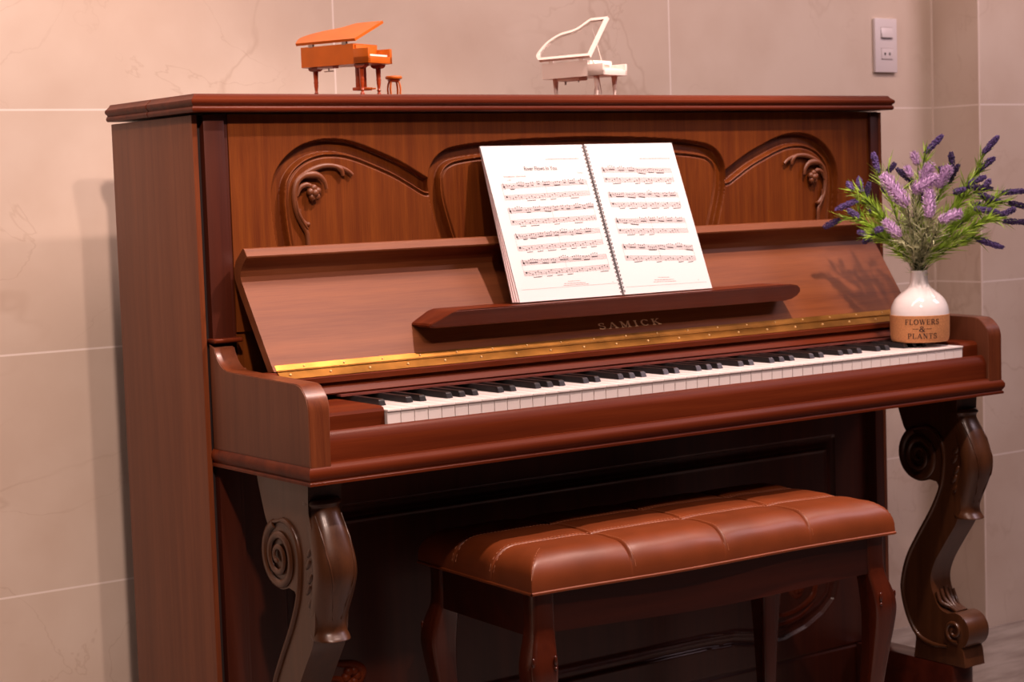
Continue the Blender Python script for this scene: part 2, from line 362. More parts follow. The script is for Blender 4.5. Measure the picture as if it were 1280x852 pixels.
def gstep(a, b, x): t = np.clip((x-a)/(b-a), 0, 1); return t*t*(3-2*t)
def profile(d):
    # depth into the panel (positive = recessed) as a function of distance inside the outline
    r = .0135*gstep(0, .0035, d)-.0010*gstep(.006, .0205, d)
    r -= .0130*gstep(.0205, .0240, d)                      # bead rises proud
    r += .0038*gstep(.0252, .0275, d)-.0028*gstep(.0285, .0305, d)
    return r
def panel_relief():
    nx, nz = 1250, 300; x0, x1, z0, z1 = .0605, 1.4445, .865, 1.1965
    xs = np.linspace(x0, x1, nx); zs = np.linspace(z0, z1, nz); PX, PZ = np.meshgrid(xs, zs)
    dep = np.zeros(PX.shape)
    for side in (0, 1):
        ol = OLs if side == 0 else mir(OLs); op = OLpoly if side == 0 else mir(OLpoly)
        ins = inside(PX, PZ, op); d = seg_dist(PX, PZ, ol); dep = np.where(ins, profile(d), dep)
    ins = inside(PX, PZ, OCfull); d = seg_dist(PX, PZ, OCfull); dep = np.where(ins, profile(d), dep)
    vs = [(float(PX[j, i]), float(dep[j, i]), float(PZ[j, i])) for j in range(nz) for i in range(nx)]
    fs = [(j*nx+i, j*nx+i+1, (j+1)*nx+i+1, (j+1)*nx+i) for j in range(nz-1) for i in range(nx-1)]
    b = len(vs); vs += [(x0, .026, z0), (x1, .026, z0), (x1, .026, z1), (x0, .026, z1)]; fs.append((b+3, b+2, b+1, b))
    fs.append(tuple([b, b+1]+[i for i in range(nx-1, -1, -1)])); fs.append(tuple([b+2, b+3]+[(nz-1)*nx+i for i in range(nx)]))
    fs.append(tuple([b+3, b]+[j*nx for j in range(nz)])); fs.append(tuple([b+1, b+2]+[j*nx+nx-1 for j in range(nz-1, -1, -1)]))
    return vs, fs
upper = obj('upper_panel', panel_relief(), M['veneer'], piano, 60)
obj('upper_panel_base', box(.0605, 1.4445, .004, .028, .70, .8648), M['veneer'], piano)
YD = Vector((0, 1, 0))
def carving(mirror):
    f = (lambda x: 2*XA-x) if mirror else (lambda x: x)
    bm = bmesh.new()
    def tb(pts, r0, r1, r2, y=-.004, fl=.8):
        pp = smooth_path(pts, 5); n = len(pp); rr = []
        for i in range(n):
            t = i/(n-1); rr.append(r0+(r1-r0)*t*2 if t < .5 else r1+(r2-r1)*(t-.5)*2)
        tube([(f(x), y, z) for x, z in pp], rr, 8, flat=(YD, fl), bm=bm)
    tb([(.1925, .955), (.1895, .9944), (.1879, 1.0109), (.1815, 1.0234), (.174, 1.038), (.1691, 1.0566), (.1688, 1.0749), (.1742, 1.0911), (.1852, 1.101), (.2021, 1.1099), (.2212, 1.1150), (.2379, 1.1150), (.2544, 1.1115), (.2662, 1.1065), (.2744, 1.1001)], .0035, .0052, .0032)
    tb([(.173, 1.085), (.1765, 1.0935), (.1851, 1.1000), (.1946, 1.1018), (.2064, 1.1016), (.2157, 1.0973), (.2224, 1.0890), (.2250, 1.0790)], .002, .0062, .0028, -.006)
    tb([(.1729, 1.069), (.1765, 1.0785), (.1809, 1.0838), (.1892, 1.0866), (.196, 1.0845)], .0015, .0042, .004, -.006)
    tb([(.1765, 1.05), (.176, 1.038), (.1820, 1.0285), (.1895, 1.0245), (.1925, 1.027)], .003, .0048, .003, -.004)
    tb([(.238, 1.1155), (.2480, 1.1125), (.2545, 1.1065), (.2562, 1.0990)], .002, .0048, .003, -.005)
    tb([(.1700, 1.062), (.173, 1.045), (.180, 1.030), (.188, 1.018)], .001, .003, .001, -.0075)
    for k in range(6):                                     # rosette petals
        a = 2*PI*k/5+.4; r = .0068 if k < 5 else 0
        t = bmesh.new(); bmesh.ops.create_uvsphere(t, u_segments=10, v_segments=7, radius=.0062)
        merge(bm, t, Matrix.Translation((f(.2022+r*math.cos(a)), -.006-(0 if k < 5 else .003), 1.0735+r*1.1*math.sin(a))) @ Matrix.Diagonal((1, .9, 1.05, 1)))
    return obj('carved_scroll', bm, M['carve'], upper, 50)
carving(False); carving(True)

# ---- cheeks (arms)
cheek = [(-.001, .660), (-.001, .8505), (-.0179, .8447), (-.0212, .8359), (-.0311, .8234), (-.0451, .8148), (-.062, .8112), (-.1281, .8087), (-.2083, .8067), (-.2619, .8054), (-.2740, .8035), (-.2835, .7975), (-.2925, .7880), (-.2970, .7764), (-.2980, .765), (-.2980, .690), (-.2980, .680), (-.001, .680)]
cheek = [(-.001, .690), (-.001, .8505)]+[tuple(p) for p in smooth_path(cheek[2:15], 4)]+[(-.2980, .690)]
for x0, x1, nm in ((.0115, .0458, 'cheek'), (1.4345, 1.4700, 'cheek')):
    obj(nm, prism(cheek, x0, x1, 'x', bev=.0022, seg=3, only_caps=True), M['side'], piano, 30)
for x0, x1 in ((.0110, .0462), (1.4341, 1.4704)):           # red edge banding over the top and front of each cheek
    edge = cheek[2:]; off = []
    n = len(edge)
    for i, p in enumerate(edge):
        a = edge[max(i-1, 0)]; b = edge[min(i+1, n-1)]; dx, dz = b[0]-a[0], b[1]-a[1]; l = math.hypot(dx, dz); off.append((p[0]+dz/l*.0008*1, p[1]-dx/l*.0008))
    bm = bmesh.new(); A = [bm.verts.new((x0+.0018, p[0], p[1])) for p in off]; B = [bm.verts.new((x1-.0018, p[0], p[1])) for p in off]
    for i in range(n-1): bm.faces.new((A[i], A[i+1], B[i+1], B[i]))
    C2 = [bm.verts.new((x0+.0018, p[0], p[1])) for p in edge]; D2 = [bm.verts.new((x1-.0018, p[0], p[1])) for p in edge]
    for i in range(n-1): bm.faces.new((C2[i+1], C2[i], D2[i], D2[i+1]))
    for i in range(n-1): bm.faces.new((A[i+1], A[i], C2[i], C2[i+1])); bm.faces.new((B[i], B[i+1], D2[i+1], D2[i]))
    obj('cheek_edge', bm, M['trimy'], piano, 40)
for x0, x1 in ((.0105, .060), (1.43, 1.472)):
    obj('ledge_moulding', box(x0, x1, -.022, .004, .8515, .8585, bev=.003, seg=3), M['trim'], piano)
# ---- key bed with moulded edge
prof = [(.0005, .6645), (.0005, .668), (-.002, .6705), (.000, .6735), (.0022, .6775), (.0022, .6835), (-.0005, .6885), (-.0035, .6915), (-.0040, .6945)]
bm = bmesh.new(); rings = []
for o, z in prof:
    rings.append([bm.verts.new(p) for p in ((.0095-o, -.3005-o, z), (1.4715+o, -.3005-o, z), (1.4715+o, .0, z), (.0095-o, .0, z))])
for i in range(len(rings)-1):
    for j in range(4): bm.faces.new((rings[i][j], rings[i][(j+1) % 4], rings[i+1][(j+1) % 4], rings[i+1][j]))
bm.faces.new(rings[0][::-1]); bm.faces.new(rings[-1])
obj('key_bed', bm, M['trim'], piano, 40)
slip = [(-.292, .6947), (-.2925, .720), (-.2915, .7245), (-.2880, .7320), (-.2850, .7358), (-.2820, .7376), (-.2808, .7370), (-.2808, .6947)]
obj('key_slip', prism(slip, .0462, 1.4341, 'x'), M['trim'], piano, 25)
for x0, x1 in ((.0462, .1518), (1.3893, 1.4341)):
    blk = [(-.272, .6947), (-.2722, .7560), (-.2700, .7605), (-.2640, .7630), (-.14, .7640), (-.14, .6947)]
    obj('key_block', prism(blk, x0, x1, 'x'), M['trim'], piano, 25)
# ---- keys
KX, KW, KZ = .1525, .02375, .7580
def white_key(i):
    x0 = KX+i*KW+.0003; x1 = KX+(i+1)*KW-.0003
    bm = box(x0, x1, -.2795, -.115, KZ-.0035, KZ, bev=.0007)
    add_box(bm, x0+.0005, x1-.0005, -.2775, -.115, KZ-.022, KZ-.0034)
    return obj('white_key', bm, M['white_key'], piano)
for i in range(52): white_key(i)
def black_key(xc):
    bm = bmesh.new(); zt = KZ+.0093
    rings = []
    for (y, z, hw) in ((-.2305, KZ-.004, .0062), (-.2265, KZ+.004, .0056), (-.2225, zt-.0012, .0047), (-.2200, zt, .0042), (-.118, zt, .0042)):
        rings.append((y, z, hw))
    # cross-section: bottom width and top width
    prof = [(-.2310, KZ-.0035), (-.2262, zt-.0022), (-.2245, zt-.0006), (-.2215, zt), (-.118, zt), (-.118, KZ-.0035)]
    A = []; B = []
    for y, z in prof:
        hw = .0062 if z < KZ else .0047
        A.append(bm.verts.new((xc-hw, y, z))); B.append(bm.verts.new((xc+hw, y, z)))
    n = len(prof); bm.faces.new(A); bm.faces.new(B[::-1])
    for i in range(n): bm.faces.new((A[i], A[(i+1) % n], B[(i+1) % n], B[i]))
    bmesh.ops.bevel(bm, geom=[e for e in bm.edges if e.calc_length() > .003], offset=.0006, segments=2, affect='EDGES', clamp_overlap=True)
    return obj('black_key', bm, M['black_key'], piano)
for i in range(51):
    if i % 7 in (0, 2, 3, 5, 6): black_key(KX+(i+1)*KW)
obj('key_felt', box(.1518, 1.3893, -.150, -.12, .7675, .7705), M['felt'], piano)
rail = [(-.120, .7705), (-.1405, .7715), (-.1415, .7735), (-.128, .7885), (-.120, .7885)]
obj('fall_rail', prism(rail, .0462, 1.4341, 'x'), M['trim'], piano, 25)
hr = [(-.105, .7915), (-.1375, .7895), (-.1385, .7975), (-.1368, .7988), (-.1225, .8096), (-.105, .8098)]
obj('hinge_rail', prism(hr, .0462, 1.4341, 'x'), M['trim'], piano, 25)
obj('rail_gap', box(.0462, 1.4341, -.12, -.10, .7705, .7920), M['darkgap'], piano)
# ---- fallboard, open, leaning back
fb = [(-.1225, .8112), (-.1150, .8205), (-.0400, .9310), (-.0310, .9430), (-.0278, .9500), (-.0300, .9590), (-.0370, .9680), (-.0470, .9760), (-.0520, .9790), (-.0528, .9815), (-.0440, .9925), (-.0400, .9935), (-.0150, .9740), (-.0080, .9600), (-.0100, .9470), (-.0250, .9235), (-.1040, .8080)]
fallboard = obj('fallboard', prism(fb, .0555, 1.4245, 'x', bev=.0009, seg=2, only_caps=True), M['fall'], piano, 22)
# music ledge
led = [(.3220, .8620), (.3240, .8650), (.3600, .8805), (.3720, .8838), (1.0850, .8842), (1.1020, .8815), (1.1120, .8760), (1.1150, .8700), (1.1110, .8630), (1.1000, .8570), (1.0850, .8550), (.3360, .8570), (.3260, .8590)]
bm = bmesh.new(); nL = len(led)
A = [bm.verts.new((x, -.1350-(z-.855)*.52, z)) for x, z in led]; B = [bm.verts.new((x, -.088+(z-.855)*.60, z)) for x, z in led]
bm.faces.new(A); bm.faces.new(B[::-1])
for i in range(nL): bm.faces.new((A[i], A[(i+1) % nL], B[(i+1) % nL], B[i]))
bmesh.ops.bevel(bm, geom=[e for e in bm.edges if all(v in A for v in e.verts)], offset=.002, segments=3, affect='EDGES', clamp_overlap=True)
obj('music_ledge', bm, M['trim'], piano, 30)
# maker's lettering on the fallboard
ft = Vector((0, .0750, .1105)).normalized(); fn = Vector((0, -ft.z, ft.y))
qs, Wt = lettering('SAMICK', 1, .30)
hgt = .0118; sx = .1350/Wt
P0 = Vector((.7480, -.1150, .8205))+ft*.0115+fn*.0004
obj('lettering', quads_mesh(qs, lambda x, y: P0+Vector((x*sx, 0, 0))+ft*(y*hgt)), M['gold'], fallboard, 0)
# piano hinge
hinge = obj('hinge', prism([(-.1228, .8105), (-.1235, .8112), (-.1160, .8200), (-.1152, .8193)], .0600, 1.4180, 'x'), M['brass'], piano)
obj('hinge_leaf', prism([(-.1230, .8098), (-.1238, .8108), (-.1372, .8002), (-.1364, .7990)], .0600, 1.3950, 'x'), M['brass'], hinge)
bm = tube([(.06, -.1240, .8112), (1.415, -.1240, .8112)], .0014, 8)
for k in range(90): tube([(.062+k*.015, -.1240, .8112), (.0625+k*.015+.012, -.1240, .8112)], .0018, 8, bm=bm)
obj('hinge_pin', bm, M['brass'], hinge)
for k in range(20):
    x = .0780+k*.0688
    for (y, z, r, tx) in ((-.1312, .8052, .0020, x), (-.1196, .8157, .0015, x+.03)):
        if tx > 1.385 or (y > -.12 and k > 18): continue
        t = bmesh.new(); bmesh.ops.create_uvsphere(t, u_segments=8, v_segments=5, radius=r)
        b2 = bmesh.new(); merge(b2, t, Matrix.Translation((tx, y-.0004, z+.0006)))
        obj('screw', b2, M['screw'], hinge)
# ---- lower case
def lower_relief():
    nx, nz = 560, 260; x0, x1, z0, z1 = .0605, 1.4445, .06, .664
    xs = np.linspace(x0, x1, nx); zs = np.linspace(z0, z1, nz); PX, PZ = np.meshgrid(xs, zs)
    dep = np.zeros(PX.shape)
    base = [(.136, .572), (1.353, .572), (1.353, .300), (1.3543, .2831), (1.3434, .2494), (1.3135, .2259), (1.2681, .2052), (1.2109, .1914), (1.150, .190), (1.08, .2020), (1.00, .2050), (XA, .2050)]
    right = base[1:]; poly = right+mir(right)[::-1]
    ins = inside(PX, PZ, poly); d = seg_dist(PX, PZ, poly+[poly[0]])
    dep = np.where(ins, .007*gstep(0, .004, d)-.005*gstep(.010, .022, d)-.004*gstep(.022, .025, d)+.002*gstep(.026, .030, d), 0)
    dep = np.where(np.abs(PZ-.1500) < .0015, .003, dep)
    vs = [(float(PX[j, i]), float(.016+dep[j, i]), float(PZ[j, i])) for j in range(nz) for i in range(nx)]
    fs = [(j*nx+i, j*nx+i+1, (j+1)*nx+i+1, (j+1)*nx+i) for j in range(nz-1) for i in range(nx-1)]
    b = len(vs); vs += [(x0, .045, z0), (x1, .045, z0), (x1, .045, z1), (x0, .045, z1)]; fs.append((b+3, b+2, b+1, b))
    fs.append(tuple([b, b+1]+[i for i in range(nx-1, -1, -1)])); fs.append(tuple([b+2, b+3]+[(nz-1)*nx+i for i in range(nx)]))
    fs.append(tuple([b+3, b]+[j*nx for j in range(nz)])); fs.append(tuple([b+1, b+2]+[j*nx+nx-1 for j in range(nz-1, -1, -1)]))
    return vs, fs
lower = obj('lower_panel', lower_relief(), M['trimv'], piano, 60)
for mr in (False, True):
    f = (lambda x: 2*XA-x) if mr else (lambda x: x)
    bm = bmesh.new()
    for pts, r in (([(1.31, .34), (1.3035, .31), (1.2927, .2853), (1.2825, .2635), (1.2502, .2470), (1.2123, .2397), (1.1752, .2434)], .006),
                   ([(1.1623, .2248), (1.20, .2235), (1.2498, .2314), (1.285, .250)], .004),
                   ([(1.29, .33), (1.265, .318), (1.240, .312), (1.222, .300), (1.228, .284), (1.245, .272), (1.262, .290), (1.285, .296)], .007)):
        pp = smooth_path(pts, 5); n = len(pp)
        tube([(f(x), .0175, z) for x, z in pp], [r*(.35+.9*math.sin(PI*(.1+.8*i/(n-1)))) for i in range(n)], 8, flat=(YD, .8), bm=bm)
    for k in range(6):
        a = 2*PI*k/6; t = bmesh.new(); bmesh.ops.create_uvsphere(t, u_segments=8, v_segments=6, radius=.009)
        merge(bm, t, Matrix.Translation((f(1.243+.010*math.cos(a)), .0165, .292+.010*math.sin(a))))
    obj('carved_scroll', bm, M['trim'], lower, 50)
bm = box(.0095, 1.4705, -.004, .05, 0, .060, bev=.003); obj('bottom_rail', bm, M['trim'], piano)
# apron board under the key bed
obj('key_bed_support', box(.10, 1.38, -.10, .016, .640, .6645), M['trim'], piano)
# ---- toe blocks
for x0 in (.030, 1.395):
    pts = [(x0, .01), (x0, -.232)]+[(x0+.0275-.0275*math.cos(a), -.232-.016*math.sin(a)) for a in [PI*k/10 for k in range(1, 10)]]+[(x0+.055, -.232), (x0+.055, .01)]
    obj('toe_block', prism(pts, 0, .155, 'z', bev=.002, only_caps=True), M['bench'], piano, 30)
# ---- scroll legs
def circ(cx, cz, r, a0, a1, n): return [(cx+r*math.cos(math.radians(a0+(a1-a0)*i/n)), cz+r*math.sin(math.radians(a0+(a1-a0)*i/n))) for i in range(n+1)]
def make_leg(x0):
    W_ = .055; x1 = x0+W_; xm = (x0+x1)/2
    rear_top = [(-.100, .6645), (-.108, .640), (-.118, .612), (-.124, .597)]
    scroll = circ(-.163, .545, .049, 52, -118, 16)
    rear = smooth_path([(-.2035, .4990), (-.2095, .4870), (-.2030, .4660), (-.186, .440), (-.152, .392), (-.125, .348), (-.110, .2985), (-.112, .265), (-.126, .226), (-.146, .197)], 4)
    base = [(-.147, .190), (-.141, .1555), (-.266, .1555), (-.262, .185), (-.258, .193)]
    ball = circ(-.243, .222, .034, -118, -270, 14)
    front = smooth_path([(-.226, .252), (-.208, .258), (-.195, .275), (-.185, .31), (-.196, .345), (-.224, .388), (-.254, .435), (-.263, .49), (-.268, .53), (-.262, .59), (-.254, .618), (-.256, .6645)], 4)
    body = rear_top+scroll+rear+base+ball+front
    # extruded with a rounded cross-section
    leg = obj('leg', prism(body, x0, x1, 'x', bev=.0065, seg=4, only_caps=True), M['leg'], piano, 38)
    for side in (-1, 1):
        xf = xm+side*W_/2
        bm = bmesh.new()
        # big volute: disc plus spiral ridge
        pts = []
        for i in range(91):
            a = math.radians(75-i*10.0); r = .0470*(1-i/96.0)+.002
            pts.append((xf+side*(.0005+.004*i/90), -.163+r*math.cos(a)*.97, .545+r*math.sin(a)))
        rr = [.0074*(1-.55*i/90) for i in range(91)]
        tube(pts, rr, 8, bm=bm, flat=(Vector((1, 0, 0)), .6))
        # ridge that runs from the volute down the rear edge
        rp = smooth_path([(-.150, .5945), (-.185, .600), (-.212, .585), (-.224, .555), (-.222, .520), (-.2145, .488), (-.193, .445), (-.158, .392), (-.132, .348), (-.117, .2985), (-.119, .265), (-.133, .226), (-.155, .199), (-.19, .188), (-.225, .190)], 5)
        tube([(xf+side*.0008, y, z) for y, z in rp], [.0045 if 3 < i < len(rp)-4 else .003 for i in range(len(rp))], 8, bm=bm)
        # foot volute
        fp = []
        for i in range(46):
            a = math.radians(250+i*12.0); r = .021*(1-i/54.0)
            fp.append((xf+side*(.001+.003*i/45), -.243+r*math.cos(a), .222+r*math.sin(a)))
        tube(fp, [.0048*(1-.5*i/45) for i in range(46)], 8, bm=bm)
        # small leaf pads carved on the side
        for (y, z, rl) in ((-.262, .562, .006), (-.258, .545, .0065), (-.262, .525, .0065), (-.256, .508, .0065), (-.260, .490, .006)):
            t = bmesh.new(); bmesh.ops.create_uvsphere(t, u_segments=10, v_segments=6, radius=rl)
            merge(bm, t, Matrix.Translation((xf, y+.010, z)) @ Matrix.Rotation(.7, 4, 'X') @ Matrix.Diagonal((.45, .75, 1.7, 1)))
        obj('volute', bm, M['leg'], leg, 50)
    # round foot ball, a touch wider than the leg
    t = bmesh.new(); pr = [(.001, -.0290), (.014, -.0285), (.022, -.0262), (.028, -.0215), (.032, -.013), (.034, 0), (.032, .013), (.028, .0215), (.022, .0262), (.014, .0285), (.001, .0290)]
    bm = lathe(pr, 28); bmesh.ops.transform(bm, matrix=Matrix.Translation((xm, -.243, .222)) @ Matrix.Rotation(PI/2, 4, 'Y'), verts=bm.verts[:])
    obj('foot_scroll', bm, M['leg'], leg, 60)
    # ruffled leaf above the foot
    bm = bmesh.new()
    for k in range(5):
        xx = xm+(k-2)*.0105; b = .004*abs(k-2)
        tube(smooth_path([(xx, -.196, .296-b), (xx, -.204, .278-b), (xx*.6+xm*.4, -.218, .262), (xm+(k-2)*.006, -.236, .254)], 4), [.004]*13, 8, bm=bm, flat=None)
    obj('foot_leaf', bm, M['leg'], leg, 60)
    # broad leaf on the front of the leg
    lv = [(.6380, -.268, .0255), (.6320, -.272, .0285), (.6260, -.268, .0265), (.6150, -.272, .0262), (.600, -.281, .0275), (.580, -.290, .0300), (.555, -.299, .0322), (.530, -.301, .0325), (.505, -.293, .0310), (.480, -.282, .0288), (.460, -.274, .0270), (.448, -.274, .0268), (.440, -.279, .0280), (.4345, -.283, .0275), (.4330, -.279, .0240)]
    lp = smooth_path(lv, 3); bm = bmesh.new(); rings = []
    for z, yf, hw in lp:
        ring = []
        for j in range(17):
            a = PI*j/16; cx = math.cos(a); sy = math.sin(a)
            px = xm+hw*(abs(cx)**.8)*(1 if cx > 0 else -1); py = yf+.032-.032*(sy**.8)
            ring.append(bm.verts.new((px, py, z)))
        ring += [bm.verts.new((xm-hw*.92, yf+.037, z)), bm.verts.new((xm+hw*.92, yf+.037, z))]
        rings.append(ring)
    for i in range(len(rings)-1):
        m_ = len(rings[i])
        for j in range(m_): bm.faces.new((rings[i][j], rings[i][(j+1) % m_], rings[i+1][(j+1) % m_], rings[i+1][j]))
    bm.faces.new(rings[0]); bm.faces.new(rings[-1][::-1])
    for side in (-1, 1):                                   # veins
        vp = []
        for i in range(15):
            q_ = i/14; z_ = .615-.150*q_; k_ = min(range(len(lp)), key=lambda j: abs(lp[j][0]-z_)); aa = math.radians(38+42*q_)
            vp.append((xm+side*lp[k_][2]*math.cos(aa)**.8, lp[k_][1]+.032-.032*math.sin(aa)**.8, z_))
        tube(vp, [.0012]*len(vp), 6, bm=bm)
    obj('front_leaf', bm, M['leg'], leg, 60)
    return leg
make_leg(.030); make_leg(1.395)

# ================================================================== BENCH
BR = math.atan2(-.036, .707); BO = Vector((.313, -.398, 0)); BL, BD = .722, .331
bench = thing('piano_bench', 'low piano bench with padded tan leather seat on dark wooden cabriole legs', 'bench', (BO.x+BL/2, BO.y+BD/2, 0))
bx = Vector((math.cos(BR), math.sin(BR), 0)); by = Vector((-math.sin(BR), math.cos(BR), 0))
MB = Matrix.Translation(BO) @ Matrix.Rotation(BR, 4, 'Z')
def bobj(name, bm, mat, parent=bench, ang=35):
    if isinstance(bm, bmesh.types.BMesh): bmesh.ops.transform(bm, matrix=MB, verts=bm.verts[:])
    else: bm = ([tuple(MB @ Vector(v)) for v in bm[0]], bm[1])
    return obj(name, bm, mat, parent, ang)
def edge_samples(L, n):
    t = np.linspace(-1, 1, n); s = np.sign(t)*(1-(1-np.abs(t))**1.9)
    return (s+1)/2*L
def cushion():
    xs = np.unique(np.concatenate([edge_samples(BL, 60)]+[np.linspace(BL*k/4-.012, BL*k/4+.012, 17) for k in (1, 2, 3)]))
    ys = np.unique(np.concatenate([edge_samples(BD, 50)]+[np.linspace(BD*k/3-.012, BD*k/3+.012, 15) for k in (1, 2)]))
    PX, PY = np.meshgrid(xs, ys); R = .048
    def f(d): q = np.clip(d/R, 0, 1); return (1-(1-q)**2.3)**(1/2.3)
    dx = np.minimum(PX, BL-PX); dy = np.minimum(PY, BD-PY); dd = np.minimum(dx, dy)
    h = .006+.0475*f(dd)+.004*(np.sin(PI*PX/BL)*np.sin(PI*PY/BD))
    for k in (1, 2, 3): h -= .0062*np.exp(-((PX-BL*k/4)/.0020)**2)+.0022*np.exp(-((PX-BL*k/4)/.016)**2)
    for k in (1, 2): h -= .0042*np.exp(-((PY-BD*k/3)/.0020)**2)+.0030*np.exp(-((PY-BD*k/3)/.016)**2)
    h += .0005*np.sin(PX*61+3*np.sin(PY*40))*np.sin(PY*53+1)
    # serpentine front edge
    bul = -.007*np.sin(2*PI*(PX/BL-.08))*np.clip(1-PY/BD, 0, 1)*np.sin(PI*PX/BL)
    nx, ny = len(xs), len(ys)
    vs = [(float(PX[j, i]), float(PY[j, i]+bul[j, i]), float(.4825+h[j, i])) for j in range(ny) for i in range(nx)]
    fs = [(j*nx+i, j*nx+i+1, (j+1)*nx+i+1, (j+1)*nx+i) for j in range(ny-1) for i in range(nx-1)]
    loop = [i for i in range(nx)]+[j*nx+nx-1 for j in range(1, ny)]+[(ny-1)*nx+i for i in range(nx-2, -1, -1)]+[j*nx for j in range(ny-2, 0, -1)]
    b = len(vs); lowv = [(vs[i][0], vs[i][1], .4800) for i in loop]; vs += lowv; m = len(loop)
    for k in range(m): fs.append((loop[k], b+k, b+(k+1) % m, loop[(k+1) % m]))
    fs.append(tuple(range(b, b+m)))
    return vs, fs, lowv, PX, PY, bul, h, xs, ys
vs, fs, lowv, PX, PY, bul, hh, xs_, ys_ = cushion()
cush = bobj('seat_cushion', (vs, fs), M['leather'], bench, 75)
bm = tube([(v[0], v[1], .4805) for v in lowv[::2]]+[(lowv[0][0], lowv[0][1], .4805)], .0026, 6, caps=False); bobj('piping', bm, M['leather'], cush)
def hgt_at(x, y):
    R = .048; d = min(x, BL-x, y, BD-y); q = max(0, min(1, d/R))
    h = .006+.0475*(1-(1-q)**2.3)**(1/2.3)+.004*math.sin(PI*x/BL)*math.sin(PI*y/BD)
    for k in (1, 2, 3): h -= .0022*math.exp(-((x-BL*k/4)/.016)**2)
    for k in (1, 2): h -= .0030*math.exp(-((y-BD*k/3)/.016)**2)
    return h
def bul_at(x, y): return -.007*math.sin(2*PI*(x/BL-.08))*max(0, 1-y/BD)*math.sin(PI*x/BL)
bm = bmesh.new()
def stitch_line(fn, n):
    pts = []
    for i in range(n): pts.append(fn(i/(n-1)))
    pts = [(x, y+bul_at(x, y), .4825+hgt_at(x, y)+.0002) for x, y in pts]
    for i in range(0, n-1, 2): tube([pts[i], pts[i+1]], .0004, 4, bm=bm)
for k in (1, 2, 3):
    for s in (1,):
        stitch_line(lambda t: (BL*k/4+.0055*s, .0008+(BD-.0016)*(t if t > .5 else t)), 111)
for k in (1, 2):
    for s in (-1, 1):
        stitch_line(lambda t: (.0008+(BL-.0016)*t, BD*k/3+.0055*s), 221)
stitch_line(lambda t: (.001+.048*t, .001+.048*t), 19)
bobj('stitching', bm, M['thread'], cush, 0)
# frame
inset = .012
def apron_front(y0, y1, zl, wav=True):
    xs = np.linspace(.045, BL-.045, 30); pts = [(float(x), .4795) for x in xs]
    bot = [(float(x), zl+.004*math.cos(2*PI*(x/BL))) for x in xs[::-1]]
    return prism(pts+bot, y0, y1, 'y')
bobj('apron', apron_front(inset+.004, inset+.022, .4120), M['bench'], bench)
bobj('apron', apron_front(BD-inset-.022, BD-inset-.004, .4120), M['bench'], bench)
for xx in (inset+.004, BL-inset-.022): bobj('apron', box(xx, xx+.018, .045, BD-.045, .410, .4795), M['bench'], bench)
def bench_leg(cx, cy, sx, sy):
    # cabriole leg: square top, bulging knee, taper, small foot; sx,sy point outward
    lv = [(.4795, 0, .0180), (.44, 0, .0180), (.415, .001, .0185), (.395, .0050, .0205), (.375, .0085, .0225), (.355, .0100, .0228), (.33, .0092, .0212), (.29, .0060, .0185), (.24, .0015, .0160), (.18, -.0030, .0135), (.12, -.0045, .0115), (.07, -.0015, .0105), (.04, .005, .0125), (.015, .0095, .0160), (0, .009, .0150)]
    lp = smooth_path(lv, 4); bm = bmesh.new(); rings = []
    for z, o, s in lp:
        ring = []; ox, oy = cx+sx*o, cy+sy*o; rd = s*.30
        for qx, qy, a0 in ((1, 1, 0), (-1, 1, 90), (-1, -1, 180), (1, -1, 270)):
            for k in range(4):
                a = math.radians(a0+k*30); ring.append(bm.verts.new((ox+qx*(s-rd)+rd*math.cos(a), oy+qy*(s-rd)+rd*math.sin(a), z)))
        rings.append(ring)
    for i in range(len(rings)-1):
        m_ = len(rings[i])
        for j in range(m_): bm.faces.new((rings[i][j], rings[i][(j+1) % m_], rings[i+1][(j+1) % m_], rings[i+1][j]))
    bm.faces.new(rings[0]); bm.faces.new(rings[-1][::-1])
    lg = bobj('leg', bm, M['benchv'], bench, 60)
    bm = bmesh.new()                                       # small carved drop on each outward knee corner
    for (dx, dy) in ((sx, sy*.0), (-sx*.75, sy*1.02)):
        px = cx+sx*.009+dx*.020; py = cy+sy*.009+(sy*.0235 if dy else sy*.018)
        t = bmesh.new(); bmesh.ops.create_uvsphere(t, u_segments=10, v_segments=8, radius=.0038)
        merge(bm, t, Matrix.Translation((px, py, .378)) @ Matrix.Diagonal((.8, .8, 2.0, 1)))
        t = bmesh.new(); bmesh.ops.create_uvsphere(t, u_segments=8, v_segments=6, radius=.003)
        merge(bm, t, Matrix.Translation((px, py, .366)))
    bobj('knee_carving', bm, M['benchv'], lg, 60)
g_ = inset+.0185
for cx, sx in ((g_, -1), (BL-g_, 1)):
    for cy, sy in ((g_, -1), (BD-g_, 1)): bench_leg(cx, cy, sx, sy)

# ================================================================== MUSIC BOOK
book = thing('music_book', 'open spiral bound sheet music book leaning above the music ledge', 'sheet music', (.7268, -.115, .886))
bu = Vector((1, 0, 0)); bv = Vector((0, .0977, .2535)).normalized(); bn = Vector((0, -bv.z, bv.y)); B0 = Vector((.5098, -.1200, .8862))
def bp(u, v, n=0): return B0+bu*u+bv*v+bn*n
def slab(u0, u1, v0, v1, n0, n1, sk=0, rot=0):
    bm = bmesh.new(); vv = []
    for u, v in ((u0, v0), (u1, v0), (u1, v1), (u0, v1)):
        for n in (n0, n1):
            uu = u-sk*(1-v/v1) if u == u0 else u
            vv.append(bm.verts.new(bp(uu, v, n)))
    for f in ((0, 2, 4, 6), (1, 7, 5, 3), (0, 1, 3, 2), (2, 3, 5, 4), (4, 5, 7, 6), (6, 7, 1, 0)): bm.faces.new([vv[i] for i in f])
    return bm
pl = obj('left_pages', slab(0, .2125, 0, .2735, -.0015, 0), M['paper'], book, 0)
